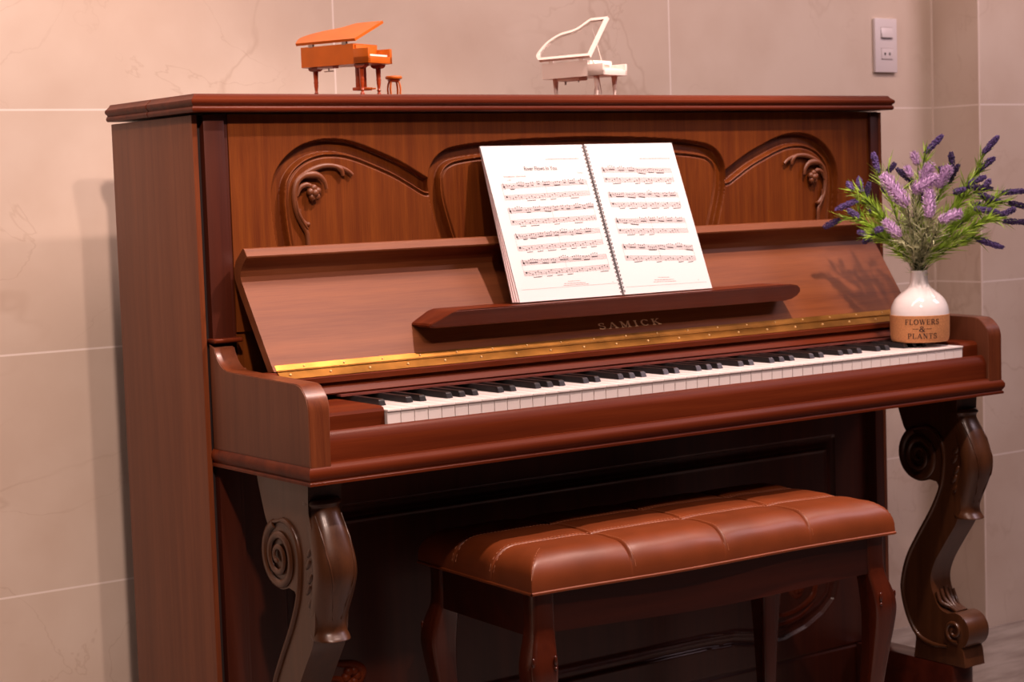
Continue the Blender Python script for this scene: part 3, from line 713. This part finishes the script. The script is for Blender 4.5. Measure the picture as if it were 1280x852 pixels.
bm = slab(.0012, .2125, .001, .2745, -.0035, -.0022, sk=.0045); merge(bm, slab(.0022, .2125, .002, .2730, -.0060, -.0045, sk=.0085)); merge(bm, slab(.0035, .2125, .003, .2740, -.0090, -.0070, sk=.0125))
obj('under_pages', bm, M['paperedge'], book, 0)
pr_ = obj('right_pages', slab(.2175, .4140, 0, .2742, -.0045, 0), M['paper'], book, 0)
bm = bmesh.new()
for k in range(38):
    v = .005+k*.0071; pts = []
    for i in range(9):
        a = PI*i/8; pts.append(bp(.2149-.0042*math.cos(a), v+.0012*math.sin(a)+.0010*i/8, .0004+.0038*math.sin(a)))
    tube(pts, .00055, 5, bm=bm)
    for uu in (.2106, .2192):
        t = bmesh.new(); bmesh.ops.create_uvsphere(t, u_segments=6, v_segments=4, radius=.0011); merge(bm, t, Matrix.Translation(bp(uu, v+.0005, .0002)))
obj('spiral_binding', bm, M['wire'], book, 60)
rnd = random.Random(7)
def rect(u0, v0, u1, v1, t):
    du, dv = u1-u0, v1-v0; l = math.hypot(du, dv); nu, nv = -dv/l*t/2, du/l*t/2
    return [(u0+nu, v0+nv), (u0-nu, v0-nv), (u1-nu, v1-nv), (u1+nu, v1+nv)]
def dot(u, v, r): return [(u+r*1.2*math.cos(k*PI/4), v+r*math.sin(k*PI/4)) for k in range(8)]
def system(lines, ink, u0, u1, v_top, v_bot, slope, dense):
    """one treble + bass system: staff height .0078 each"""
    sh = .0078; W_ = u1-u0
    def V(u, v): return v+slope*(u-u0)/W_
    for top in (v_top, v_bot+sh):
        for k in range(5): lines.append(rect(u0, V(u0, top-k*sh/4), u1, V(u1, top-k*sh/4), .00042))
    for fr in (0, .5, 1): ink2 = lines; ink2.append(rect(u0+W_*fr, V(u0+W_*fr, v_top), u0+W_*fr, V(u0+W_*fr, v_bot), .0003))
    for k in range(3):                                     # clefs and sharps
        ink.append(rect(u0+.003, v_top+.002, u0+.006, v_top-sh-.001, .0008)); ink.append(dot(u0+.0045, v_top-.0045, .0016)); ink.append(dot(u0+.005, v_bot+sh-.0025, .0016))
        ink.append(rect(u0+.009+k*.0018, v_top-.001*k, u0+.0092+k*.0018, v_top-.004-.001*k, .0004)); ink.append(rect(u0+.008+k*.0018, v_bot+sh-.002-.001*k, u0+.0095+k*.0018, v_bot+sh-.0025-.001*k, .0005))
    u = u0+.016
    while u < u1-.012:
        n = rnd.choice((3, 4, 4, 5) if dense else (2, 3, 4)); st = .0042; base = v_top-sh*rnd.uniform(.0, .75); hs = []
        arch = rnd.choice((1, -1))
        for k in range(n):
            v = base+arch*.0016*math.sin(PI*k/(n-1 if n > 1 else 1))+rnd.uniform(-.0006, .0006)+.0025; hs.append((u+k*st, v)); ink.append(dot(u+k*st, V(u+k*st, v), .00085))
        bt = min(h[1] for h in hs)-.0045; sl = rnd.choice((0, 0, -.0015))
        for k, (hu, hv) in enumerate(hs): ink.append(rect(hu, V(hu, hv), hu, V(hu, bt+sl*k/n), .00022))
        ink.append(rect(hs[0][0], V(hs[0][0], bt), hs[-1][0], V(hs[-1][0], bt+sl), .0013))
        u += n*st+rnd.uniform(.001, .006)
    u = u0+.017
    while u < u1-.018:
        n = rnd.choice((3, 4)); st = .0058; b = v_bot+sh*rnd.uniform(.0, .35)
        for k in range(n):
            v = b+.0022*k if k < 3 else b+.0022; ink.append(dot(u+k*st, V(u, v), .0009)); ink.append(rect(u+k*st+.0006, V(u, v), u+k*st+.0006, V(u, v_bot-.002), .00018))
        if rnd.random() < .75: ink.append(rect(u, V(u, v_bot-.0035), u+(n-1)*st, V(u, v_bot-.0030), .0009))
        u += n*st+.004
def book_mesh(q, n=.0003): return quads_mesh(q, lambda u, v: bp(u, v, n))
L1, I1 = [], []
for vt, vb, sl, de in ((.2049, .1771, .0040, False), (.1617, .1333, .0028, False), (.1165, .0878, .0042, False), (.0707, .0443, .0030, True)): system(L1, I1, .0225, .2010, vt, vb, sl, de)
L2, I2 = [], []
for vt, vb, sl in ((.2298, .2039, -.0038), (.1839, .1581, -.0048), (.1360, .1095, -.0050), (.0889, .0608, -.0080)): system(L2, I2, .2400, .3950, vt, vb, sl, True)
L1.append(rect(.0100, .0209, .2100, .0213, .0003)); L2.append(rect(.2250, .0130, .4050, .0120, .0003))
obj('staff_lines', book_mesh(L1), M['inklight'], pl, 0); obj('staff_lines', book_mesh(L2), M['inklight'], pr_, 0)
obj('notes', book_mesh(I1, .0005), M['ink'], pl, 0); obj('notes', book_mesh(I2, .0005), M['ink'], pr_, 0)
def page_text(txt, u, v, size, parent, align='LEFT', name='printed_text', sx=1.0, mat='ink'):
    c = bpy.data.curves.new(name, 'FONT'); c.body = txt; c.size = size; c.align_x = align; c.materials.append(M[mat])
    o = bpy.data.objects.new(name, c); COL.objects.link(o); o.parent = parent; o.matrix_parent_inverse = Matrix.Identity(4)
    m3 = Matrix((bu*sx, bv, bn)).transposed().to_4x4(); m3.translation = bp(u, v, .0005)
    o.matrix_world = m3; bpy.context.view_layer.update()
    me = bpy.data.meshes.new_from_object(o.evaluated_get(bpy.context.evaluated_depsgraph_get())); mw = m3.copy()
    bpy.data.objects.remove(o); me.transform(mw); me.materials.clear(); me.materials.append(M[mat])
    o2 = bpy.data.objects.new(name, me); COL.objects.link(o2); o2.parent = parent; return o2
page_text('River Flows In You', .1110, .2282, .0104, pl, 'CENTER', 'page_title', .86)
page_text('Yiruma', .1980, .2208, .0042, pl, 'RIGHT', mat='inklight')
page_text('Arrangement : sheet music', .0310, .2172, .0042, pl, mat='inklight')
page_text('c. 65', .0370, .2110, .0038, pl, mat='inklight')
def grey_words(u0, u1, v, v1, n, seed):
    r = random.Random(seed); q = []; u = u0
    while u < u1:
        w_ = r.uniform(.002, .006); q.append(rect(u, v+(v1-v)*(u-u0)/(u1-u0), min(u+w_, u1), v+(v1-v)*(u+w_-u0)/(u1-u0), n)); u += w_+.0012
    return q
q = grey_words(.1267, .1980, .2478, .2480, .0011, 1)+grey_words(.107, .132, .0305, .0300, .0009, 4)+grey_words(.098, .142, .0268, .0262, .0009, 5)+grey_words(.0956, .1483, .0236, .0236, .0008, 6)+[dot(.1996, .0240, .0007)]
obj('printed_text', book_mesh(q), M['inklight'], pl, 0)
q = grey_words(.3309, .3997, .2454, .2445, .0011, 2)+grey_words(.300, .324, .0262, .0252, .0009, 4)+grey_words(.290, .333, .0220, .0210, .0009, 5)+grey_words(.287, .3369, .0186, .0176, .0008, 6)+[dot(.3877, .0170, .0007)]
obj('printed_text', book_mesh(q), M['inklight'], pr_, 0)

# ================================================================== VASE
VC = Vector((1.3420, -.2170, .7674))
vase = thing('flower_vase', 'white ceramic bottle vase with a cork band lettered FLOWERS & PLANTS', 'vase', VC)
vp = [(.036, .0), (.0485, .0008), (.0512, .003), (.0528, .012), (.0532, .030), (.0530, .048), (.0523, .058), (.0500, .067), (.0450, .0768), (.0375, .0850), (.0290, .0920), (.0215, .0985), (.0175, .1050), (.0158, .1130), (.0152, .1230), (.0156, .1275), (.0150, .1288), (.0138, .1280), (.0135, .110), (.013, .080)]
obj('body', lathe(smooth_path(vp, 3), 48, VC), M['ceramic'], vase, 50)
cb = [(.0500, .0005), (.0518, .0030), (.0534, .012), (.0538, .030), (.0537, .0490), (.0531, .0494)]
bm = lathe(cb, 48, VC); cork = obj('cork_band', bm, M['cork'], vase, 50)
vd = math.atan2(-2.5794-VC.y, -1.2642-VC.x)+.085
qs = []
for txt, h_, z0, wd in (('FLOWERS', .0098, .0335, .0640), ('&', .0105, .0205, None), ('PLANTS', .0098, .0080, .0545)):
    qq, W_ = lettering(txt, 1, .10 if wd else 0, sub=3); sxx = (wd/W_) if wd else .0120
    qs += [[(x*sxx, z0+y*h_) for x, y in q_] for q_ in qq]
for s in (-1, 1): qs.append(rect(s*.0070, .0258, s*.0175, .0258, .0010))
RR = .0541
obj('lettering', quads_mesh(qs, lambda x, z: (VC.x+RR*math.cos(vd+x/RR), VC.y+RR*math.sin(vd+x/RR), VC.z+z)), M['print'], cork, 0)

# ================================================================== LAVENDER STEMS
# offsets from the vase mouth in a local frame: a = along the wall-parallel view of the bouquet, b = up, c = depth
FR = Vector((math.cos(-.835), math.sin(-.835), 0)); FD = Vector((math.sin(.835), math.cos(.835), 0)); FU = Vector((0, 0, 1))
MOUTH = VC+Vector((0, 0, .1285)); S = .001445
def FP(x, y, c): return MOUTH+FR*((x-1147)*S)+FU*(((341-y)-(x-1147)*.012)*S)+FD*c
def bloom(name, p0, p1, r, mat, parent, rs, fat=False):
    ax = p1-p0; L_ = ax.length; t = ax.normalized(); a = t.orthogonal().normalized(); b = t.cross(a); bm = bmesh.new()
    mid = p0.lerp(p1, .5)+a*L_*.03*rs.uniform(-1, 1)
    def C_(s): return p0.lerp(mid, s).lerp(mid.lerp(p1, s), s)
    tube([C_(i/6) for i in range(7)], [r*.25]+[r*.6]*4+[r*.5, r*.2], 6, bm=bm)
    n = int((L_/.0023)*(9 if fat else 7)); 
    for i in range(n):
        s = (i+.5)/n; th = i*2.39996+rs.uniform(-.3, .3); env = min(1, .55+2.2*s, .45+2.6*(1-s)); rr = r*env*rs.uniform(.72, 1.05)
        c = C_(s)+(a*math.cos(th)+b*math.sin(th))*rr*.95+t*rs.uniform(-.001, .001)
        if fat:
            d = ((a*math.cos(th)+b*math.sin(th))+t*.7).normalized(); e1 = d.orthogonal().normalized()*.0011; e2 = d.cross(e1); tip = c+d*.0042
            vv = [bm.verts.new(c-d*.002+e1), bm.verts.new(c-d*.002-e1*.5+e2*.9), bm.verts.new(c-d*.002-e1*.5-e2*.9), bm.verts.new(tip)]
            for f in ((0, 1, 3), (1, 2, 3), (2, 0, 3)): bm.faces.new([vv[k] for k in f])
        else:
            q = .0014*rs.uniform(.7, 1.5); vv = [bm.verts.new(c+d*q) for d in (a, b, -a, -b, t*1.3, -t*1.3)]
            for f in ((0, 1, 4), (1, 2, 4), (2, 3, 4), (3, 0, 4), (1, 0, 5), (2, 1, 5), (3, 2, 5), (0, 3, 5)): bm.faces.new([vv[k] for k in f])
    return obj(name, bm, mat, parent, 0)
def blade(bm, p, d, L_, wd, droop, rs):
    side = d.cross(Vector((rs.uniform(-1, 1), rs.uniform(-1, 1), rs.uniform(-1, 1)))).normalized()*wd; prev = None; bend = Vector((rs.uniform(-1, 1), rs.uniform(-1, 1), rs.uniform(-1, 1)))*droop
    th_ = d.cross(side).normalized()*wd*.25
    pts = []
    for k in range(4):
        s = k/3; c = p+d*L_*s+bend*L_*s*s; wk = (1, 1.1, .8, .12)[k]
        tri = (bm.verts.new(c+side*wk), bm.verts.new(c-side*wk), bm.verts.new(c+th_*wk))
        if prev:
            for j in range(3): bm.faces.new((prev[j], prev[(j+1) % 3], tri[(j+1) % 3], tri[j]))
        prev = tri
def stem(kind, label, group, path, blooms, c, seed, leafn=46, leaf_from=.30, leafL=.034):
    """path: list of (px,py) offsets points outward from the mouth; blooms: list of (x0,y0,x1,y1) base->tip"""
    rs = random.Random(seed)
    o0 = FP(1147+rs.uniform(-5, 5), 341, rs.uniform(-.006, .006)); low = VC+Vector((rs.uniform(-.008, .008), rs.uniform(-.008, .008), .035))
    end = [FP(x, y, c*(i+1)/len(path)) for i, (x, y) in enumerate(path)]
    t = thing(kind, label, 'artificial flower', low, group)
    pts = smooth_path([tuple(low), tuple(o0)]+[tuple(e) for e in end], 6); pv = [Vector(p) for p in pts]
    bm = tube(pts, [.0013]*len(pts), 6)
    tips = []
    for (x0, y0, x1, y1) in blooms:
        b0 = FP(x0, y0, c*1.0+rs.uniform(-.012, .012)); b1 = FP(x1, y1, c*1.08+rs.uniform(-.018, .018)); tips.append((b0, b1))
        j = pv[-3] if (b0-pv[-1]).length > .01 else pv[-1]
        tube([j, j.lerp(b0, .5)+Vector((0, 0, .002)), b0], [.0009]*3, 5, bm=bm)
    obj('stem', bm, M['stem'], t, 60)
    green = kind == 'lavender_branch'; leafn = int(leafn*(2.6 if green else 1.9))
    bm = bmesh.new(); n0 = int(len(pv)*leaf_from)
    segs = [(pv[i], pv[i+1]) for i in range(n0, len(pv)-1)]
    for (b0, b1) in tips: segs += [(pv[-2].lerp(b0, .3), b0)]
    for i in range(leafn):
        s0, s1 = segs[i*len(segs)//leafn]; p = s0.lerp(s1, rs.random()); d = (s1-s0)
        d = d.normalized() if d.length > 1e-6 else FU
        rv = Vector((rs.uniform(-1, 1), rs.uniform(-1, 1), rs.uniform(-1, 1))); rv -= d*rv.dot(d); rv.normalize()
        if green: blade(bm, p, (d*.85+rv*.50).normalized(), leafL*rs.uniform(.6, 1.1), .00105, .18, rs)
        else: blade(bm, p, (d*.8+rv*.65).normalized(), leafL*rs.uniform(.5, 1.0), .00095, .55, rs)
    obj('leaves', bm, M['leaf'] if green else M['sage'], t, 0)
    return t, tips, rs
G1 = 'green lavender branches in the vase'; G2 = 'lilac flower stems in the vase'
def branch(label, path, blooms, c, seed, dark=0, **k):
    t, tips, rs = stem('lavender_branch', label, G1, path, blooms, c, seed, **k)
    for i, (b0, b1) in enumerate(tips): bloom('bloom', b0, b1, .0058, M['indigo'] if (i % 3 == 2 or dark) else M['violet'], t, rs)
def lilac(label, path, bl, c, seed, r=.0115, **k):
    t, tips, rs = stem('lilac_flower_stem', label, G2, path, [bl], c, seed, leafn=k.pop('leafn', 60), leaf_from=.30, leafL=.036, **k)
    bloom('bloom', tips[0][0], tips[0][1], r, M['lilac'], t, rs, True)
branch('lavender branch with one upright violet spike in front of the piano corner post', [(1130, 300), (1112, 250), (1103, 225)], [(1099, 216, 1092, 190)], .02, 11)
branch('lavender branch rising left with three short violet spikes above the carved arch edge', [(1125, 305), (1100, 268), (1083, 250)], [(1067, 238, 1060, 227), (1077, 240, 1074, 222), (1080, 255, 1087, 228)], .0, 12, leafn=60)
branch('lavender branch pointing left whose spikes lie along the top rail of the fallboard', [(1122, 310), (1092, 284), (1072, 272)], [(1073, 250, 1045, 261), (1074, 271, 1060, 261), (1050, 274, 1030, 284)], -.02, 13, leafn=70)
branch('lowest left lavender branch with a cluster of three stubby violet spikes', [(1124, 316), (1105, 300), (1094, 294)], [(1091, 289, 1104, 286), (1084, 293, 1072, 290), (1092, 294, 1078, 304)], -.03, 14, leafn=50)
branch('lavender branch with a blackish spike crossing behind the fat lilac bloom on the left', [(1138, 295), (1128, 262), (1118, 240)], [(1121, 255, 1103, 235), (1142, 230, 1121, 211), (1110, 214, 1120, 204)], .03, 15, dark=1, leafn=56)
branch('lavender branch topped by one slanting violet spike standing highest of the left half', [(1148, 290), (1150, 240), (1155, 205)], [(1157, 193, 1179, 170)], .05, 16)
branch('lavender branch with two near black upright spikes in the middle of the bouquet', [(1158, 295), (1172, 250), (1180, 235)], [(1190, 212, 1189.5, 192), (1184, 231, 1198, 208), (1174, 213, 1182, 212)], .03, 17, dark=1)
branch('tall lavender branch ending in the two highest spikes on the right', [(1170, 290), (1198, 248), (1222, 218)], [(1229, 194, 1248, 173), (1222, 216, 1243, 200)], .04, 18, leafn=70)
branch('lavender branch with crossing violet spikes just below the highest right pair', [(1172, 298), (1192, 265), (1206, 248)], [(1207, 233, 1231, 224), (1191, 243, 1206, 238), (1207, 236, 1239, 239), (1226, 240, 1236, 228)], .0, 19, leafn=64)
branch('long lavender branch reaching past the others to the far right edge', [(1180, 302), (1215, 270), (1240, 256)], [(1221, 245, 1251, 257), (1251, 245, 1284, 243), (1259, 257, 1288, 266)], .03, 20, leafn=84)
branch('lavender branch pointing level to the right with three long low spikes', [(1180, 310), (1210, 288), (1232, 276)], [(1216, 263, 1247, 269), (1247, 273, 1266, 264), (1251, 280, 1288, 282)], -.02, 21, leafn=84)
branch('lowest right lavender branch with a single drooping violet spike', [(1175, 320), (1200, 306), (1214, 300)], [(1219, 302, 1251, 313)], .01, 22, leafn=44)
branch('short lavender branch with a small dark spike hidden among lilac blooms', [(1148, 300), (1150, 265)], [(1149, 255, 1153, 243)], .0, 23, dark=1)
branch('short bushy lavender branch filling the left side with green needles and one violet tip', [(1128, 308), (1108, 285), (1098, 272)], [(1090, 266, 1084, 256)], .03, 24, leafn=80)
branch('short bushy lavender branch filling the right side with green needles and one violet tip', [(1172, 305), (1195, 280), (1212, 268)], [(1215, 262, 1226, 258)], .05, 25, leafn=90)
lilac('lilac stem with the fattest and longest bloom leaning left', [(1142, 300), (1134, 268)], (1134, 258, 1104, 218), -.03, 31, .0145)
lilac('lilac stem with a bloom low on the left pointing at the fallboard', [(1138, 312), (1128, 300)], (1125, 297, 1105, 275), -.045, 32, .0105)
lilac('lilac stem with a pale bloom poking out at the top left', [(1146, 290), (1147, 235)], (1148, 206, 1142, 191), .05, 33, .0075, leafn=30)
lilac('lilac stem with a broad bloom lying across the middle of the bouquet', [(1146, 300), (1144, 262)], (1141, 240, 1172, 222), -.02, 34, .0135)
lilac('lilac stem with a bloom hanging vertically in the centre front', [(1152, 305), (1158, 285)], (1161, 273, 1161, 238), -.05, 35, .0115)
lilac('lilac stem with a bloom low on the right pointing away from the piano', [(1160, 312), (1170, 290)], (1173, 278, 1201, 267), -.045, 36, .0105)
lilac('lilac stem with a bloom leaning right behind the broad middle one', [(1156, 300), (1168, 255)], (1172, 236, 1187, 209), .0, 37, .0110, leafn=40)
lilac('lilac stem with a bloom rising behind the centre', [(1150, 295), (1152, 250)], (1153, 226, 1166, 205), .02, 38, .0120, leafn=40)
lilac('lilac stem with the smallest bloom half hidden at upper left', [(1143, 295), (1140, 245)], (1139, 222, 1133, 208), .03, 39, .0070, leafn=40)

# ================================================================== MINIATURE GRAND PIANOS
def poly_offset(pts, d):
    n = len(pts); out = []; ar = sum(pts[i][0]*pts[(i+1) % n][1]-pts[(i+1) % n][0]*pts[i][1] for i in range(n)); sg = 1 if ar > 0 else -1
    for i in range(n):
        a, b, c = Vector(pts[i-1]), Vector(pts[i]), Vector(pts[(i+1) % n]); e1 = (b-a).normalized(); e2 = (c-b).normalized()
        n1 = Vector((-e1.y, e1.x)); n2 = Vector((-e2.y, e2.x)); m = (n1+n2); m = m/max(.4, m.length_squared)*2 if m.length > .1 else n1
        out.append(tuple(b+m*d*sg*(.5 if False else 1)*.5*2/2))
    return out
def ring_prism(outer, inner, z0, z1):
    bm = bmesh.new(); n = len(outer)
    o0 = [bm.verts.new((*p, z0)) for p in outer]; o1 = [bm.verts.new((*p, z1)) for p in outer]
    i0 = [bm.verts.new((*p, z0)) for p in inner]; i1 = [bm.verts.new((*p, z1)) for p in inner]
    for k in range(n):
        j = (k+1) % n
        bm.faces.new((o0[k], o0[j], o1[j], o1[k])); bm.faces.new((i0[j], i0[k], i1[k], i1[j])); bm.faces.new((o1[k], o1[j], i1[j], i1[k])); bm.faces.new((o0[j], o0[k], i0[k], i0[j]))
    return bm
LT = 1.2268                                                # top of the piano lid
def mini_grand(root, phi, L_, W_, zb, zt, mats, lid_out, Wl, alpha, key_len, window, leg_prof, s):
    """local x: tail -> keyboard, local y: straight side (0) -> curved side"""
    body_m, dark_m = mats
    M0 = Matrix.Translation(root.location) @ Matrix.Rotation(phi, 4, 'Z')
    def P(name, bm, mat, parent=root, ang=35, X=None):
        bmesh.ops.transform(bm, matrix=(M0 @ X) if X is not None else M0, verts=bm.verts[:]); return obj(name, bm, mat, parent, ang)
    body = smooth_path([(0, .0), (-.006, .20*W_), (-.004, .42*W_), (.10*L_, .60*W_), (.25*L_, .70*W_), (.38*L_, .85*W_), (.50*L_, 1.0*W_)], 4)
    body = [(0, 0)]+[(x, max(0, y)) for x, y in body[1:]]
    xk = L_-key_len
    out = body+[(xk, W_), (xk, 0)]
    inn = poly_offset(out, .0032)
    P('case', ring_prism(out, inn, zb, zt), body_m)
    P('soundboard', prism(inn, zb, zb+(zt-zb)*.55, 'z'), body_m)
    # keyboard end
    bm = box(xk-.001, L_, 0, W_, zb, zb+(zt-zb)*.34, bev=.0008); 
    for y0 in (0, W_-.006): add_box(bm, xk-.001, L_, y0, y0+.006, zb, zb+(zt-zb)*.74, bev=.0008)
    add_box(bm, xk-.001, xk+.003, .004, W_-.004, zb, zt-.002, bev=.0006)
    kb = P('keyboard_end', bm, body_m)
    bm = box(xk+.004, L_-.004, .0075, W_-.0075, zb+(zt-zb)*.30, zb+(zt-zb)*.44, bev=.0004); P('keys', bm, M['ivory'], kb)
    # lid
    lo = [(x, y) for x, y in lid_out]; th = .0060 if window else .0045
    X = Matrix.Translation((0, 0, zt+.0035)) @ Matrix.Rotation(alpha, 4, 'X')
    if window:
        P('lid', ring_prism(lo, poly_offset(lo, window), 0, th), body_m, X=X, ang=40)
        lidp = root.children[-1]
        P('lid_window', prism(poly_offset(lo, window*.9), th*.35, th*.6, 'z'), M['clear'], lidp, X=X, ang=0)
        # prop stick
        a = Vector((xk*.86, W_*.86, zt-.001)); b = X @ Vector((xk*.80, Wl*.80, 0)); P('prop_stick', tube([a, b], .0011, 6), body_m)
    else:
        P('lid', prism(lo, 0, th, 'z'), M['orange'], X=X, ang=40)
    bm = bmesh.new()
    for fx in (.12, .62): add_box(bm, fx*L_, fx*L_+.009, -.0004, .004, zt-.001, zt+.004)
    P('hinge', bm, M['steel'] if not window else body_m)
    for (lx, ly) in ((.10*L_, .30*W_), (L_-.022, .010), (L_-.022, W_-.010)):
        P('leg', lathe(leg_prof, 14, (lx, ly, 0)), dark_m, ang=50)
        if not window: P('leg_block', prism([(lx-.011, zb-.0005), (lx-.010, zb-.004), (lx-.005, zb-.0065), (lx+.005, zb-.0065), (lx+.010, zb-.004), (lx+.011, zb-.0005)], ly-.006, ly+.006, 'y'), dark_m, root.children[-1])
    return P
OM = (.2885, .1700, LT+.004)
om = thing('miniature_grand_piano', 'orange wooden toy grand piano with solid raised lid on top of the upright', 'miniature piano', OM, 'miniature grand pianos on the lid')
sO = .00168; WlO = .086
lidO = smooth_path([(4*sO, 0), (0*sO, .15*WlO), (-3*sO, .3*WlO), (0, .47*WlO), (13*sO, .66*WlO), (33*sO, .80*WlO), (41*sO, .95*WlO), (46*sO, WlO)], 4)+[(77*sO, WlO), (77.6*sO, 0)]
lidO = [(x-.016, y) for x, y in lidO]
legO = [(.0038, -.0035), (.0040, .001), (.0026, .004), (.0022, .006), (.0036, .008), (.0024, .010), (.0027, .014), (.0038, .020), (.0038, .0215), (.0034, .023), (.0042, .025), (.0036, .027), (.0040, .034), (.0046, .045), (.0046, .0495)]
P_ = mini_grand(om, math.radians(-68.6), .139, .065, .0500, .0830, (M['orange'], M['orangedark']), lidO, WlO, math.radians(22.5), .030, 0, legO, sO)
bm = box(.096, .104, .020, .024, .012, .050, bev=.0006); add_box(bm, .096, .104, .036, .040, .012, .050, bev=.0006); add_box(bm, .092, .112, .016, .044, .008, .013, bev=.001)
lyre = P_('pedal_lyre', bm, M['orangedark'])
for yy in (.023, .030, .037): P_('pedal', box(.110, .124, yy-.0015, yy+.0015, .009, .0115, bev=.0006), M['orange'], lyre)
bm = box(.030, .062, .004, .020, .0465, .0500); P_('music_movement', bm, M['plate'])
bm = tube([(.048, .012, .0470), (.048, .012, .0425)], .0012, 8); add_box(bm, .038, .058, .0112, .0128, .0410, .0428, bev=.0006); P_('winding_key', bm, M['steel'])
WM = (.7810, .1650, LT)
wm = thing('miniature_grand_piano', 'ivory white toy grand piano with clear window in its steep open lid', 'miniature piano', WM, 'miniature grand pianos on the lid')
sW = .001445/math.cos(math.radians(38)); WlW = .090
lidW = smooth_path([(3*sW, 0), (-2*sW, .10*WlW), (-2.7*sW, .22*WlW), (3*sW, .48*WlW), (15*sW, .67*WlW), (32*sW, .76*WlW), (42*sW, .93*WlW), (46*sW, WlW)], 4)+[(67*sW, WlW), (66*sW, 0)]
lidW = [(x-.009, y) for x, y in lidW]
legW = [(.0020, 0), (.0024, .004), (.0055, .037), (.0060, .0385)]
P_ = mini_grand(wm, math.radians(-37.7-38), .138, .072, .0380, .0660, (M['ivory'], M['ivory']), lidW, WlW, math.radians(52), .034, .0115, legW, sW)
bm = bmesh.new()
for yy, dx in ((.030, -.004), (.033, 0), (.040, 0), (.043, .004)): tube([(.098+dx, yy, .002), (.098, .036+(yy-.036)*.6, .0385)], .0007, 6, bm=bm)
add_box(bm, .092, .104, .027, .046, .001, .004); P_('pedal_lyre', bm, M['ivory'])
P_('music_movement', box(.030, .080, .006, .030, .0325, .0380, bev=.0006), M['ivory'])
bm = tube([(.044, .012, .0330), (.044, .012, .0260)], .0018, 8); tube([(.074, .012, .0330), (.074, .012, .0290)], .0012, 8, bm=bm); P_('winding_key', bm, M['steel'])
P_('music_stand', prism([(.105, .066), (.107, .066), (.111, .0590), (.105, .0590)], .012, .061, 'y'), M['ivory'])
# toy stool
ST = (.4300, .1100, LT)
st = thing('miniature_stool', 'tiny round orange toy stool with curved legs beside the orange toy piano', 'miniature stool', ST)
obj('seat', lathe([(.0100, .0325), (.0135, .0327), (.0142, .0345), (.0142, .0365), (.0130, .0378), (.001, .0380)], 24, ST), M['orange'], st, 50)
obj('collar', lathe([(.0060, .0280), (.0105, .0295), (.0105, .0326), (.0060, .0326)], 20, ST), M['orangedark'], st, 50)
for k in range(4):
    a = k*PI/2+.5; c, s = math.cos(a), math.sin(a)
    pts = smooth_path([(ST[0]+c*r, ST[1]+s*r, LT+z) for r, z in ((.0050, .0300), (.0098, .0270), (.0122, .0170), (.0118, .0080), (.0138, .0017))], 4)
    obj('leg', tube(pts, .0017, 6), M['orange'], st, 60)
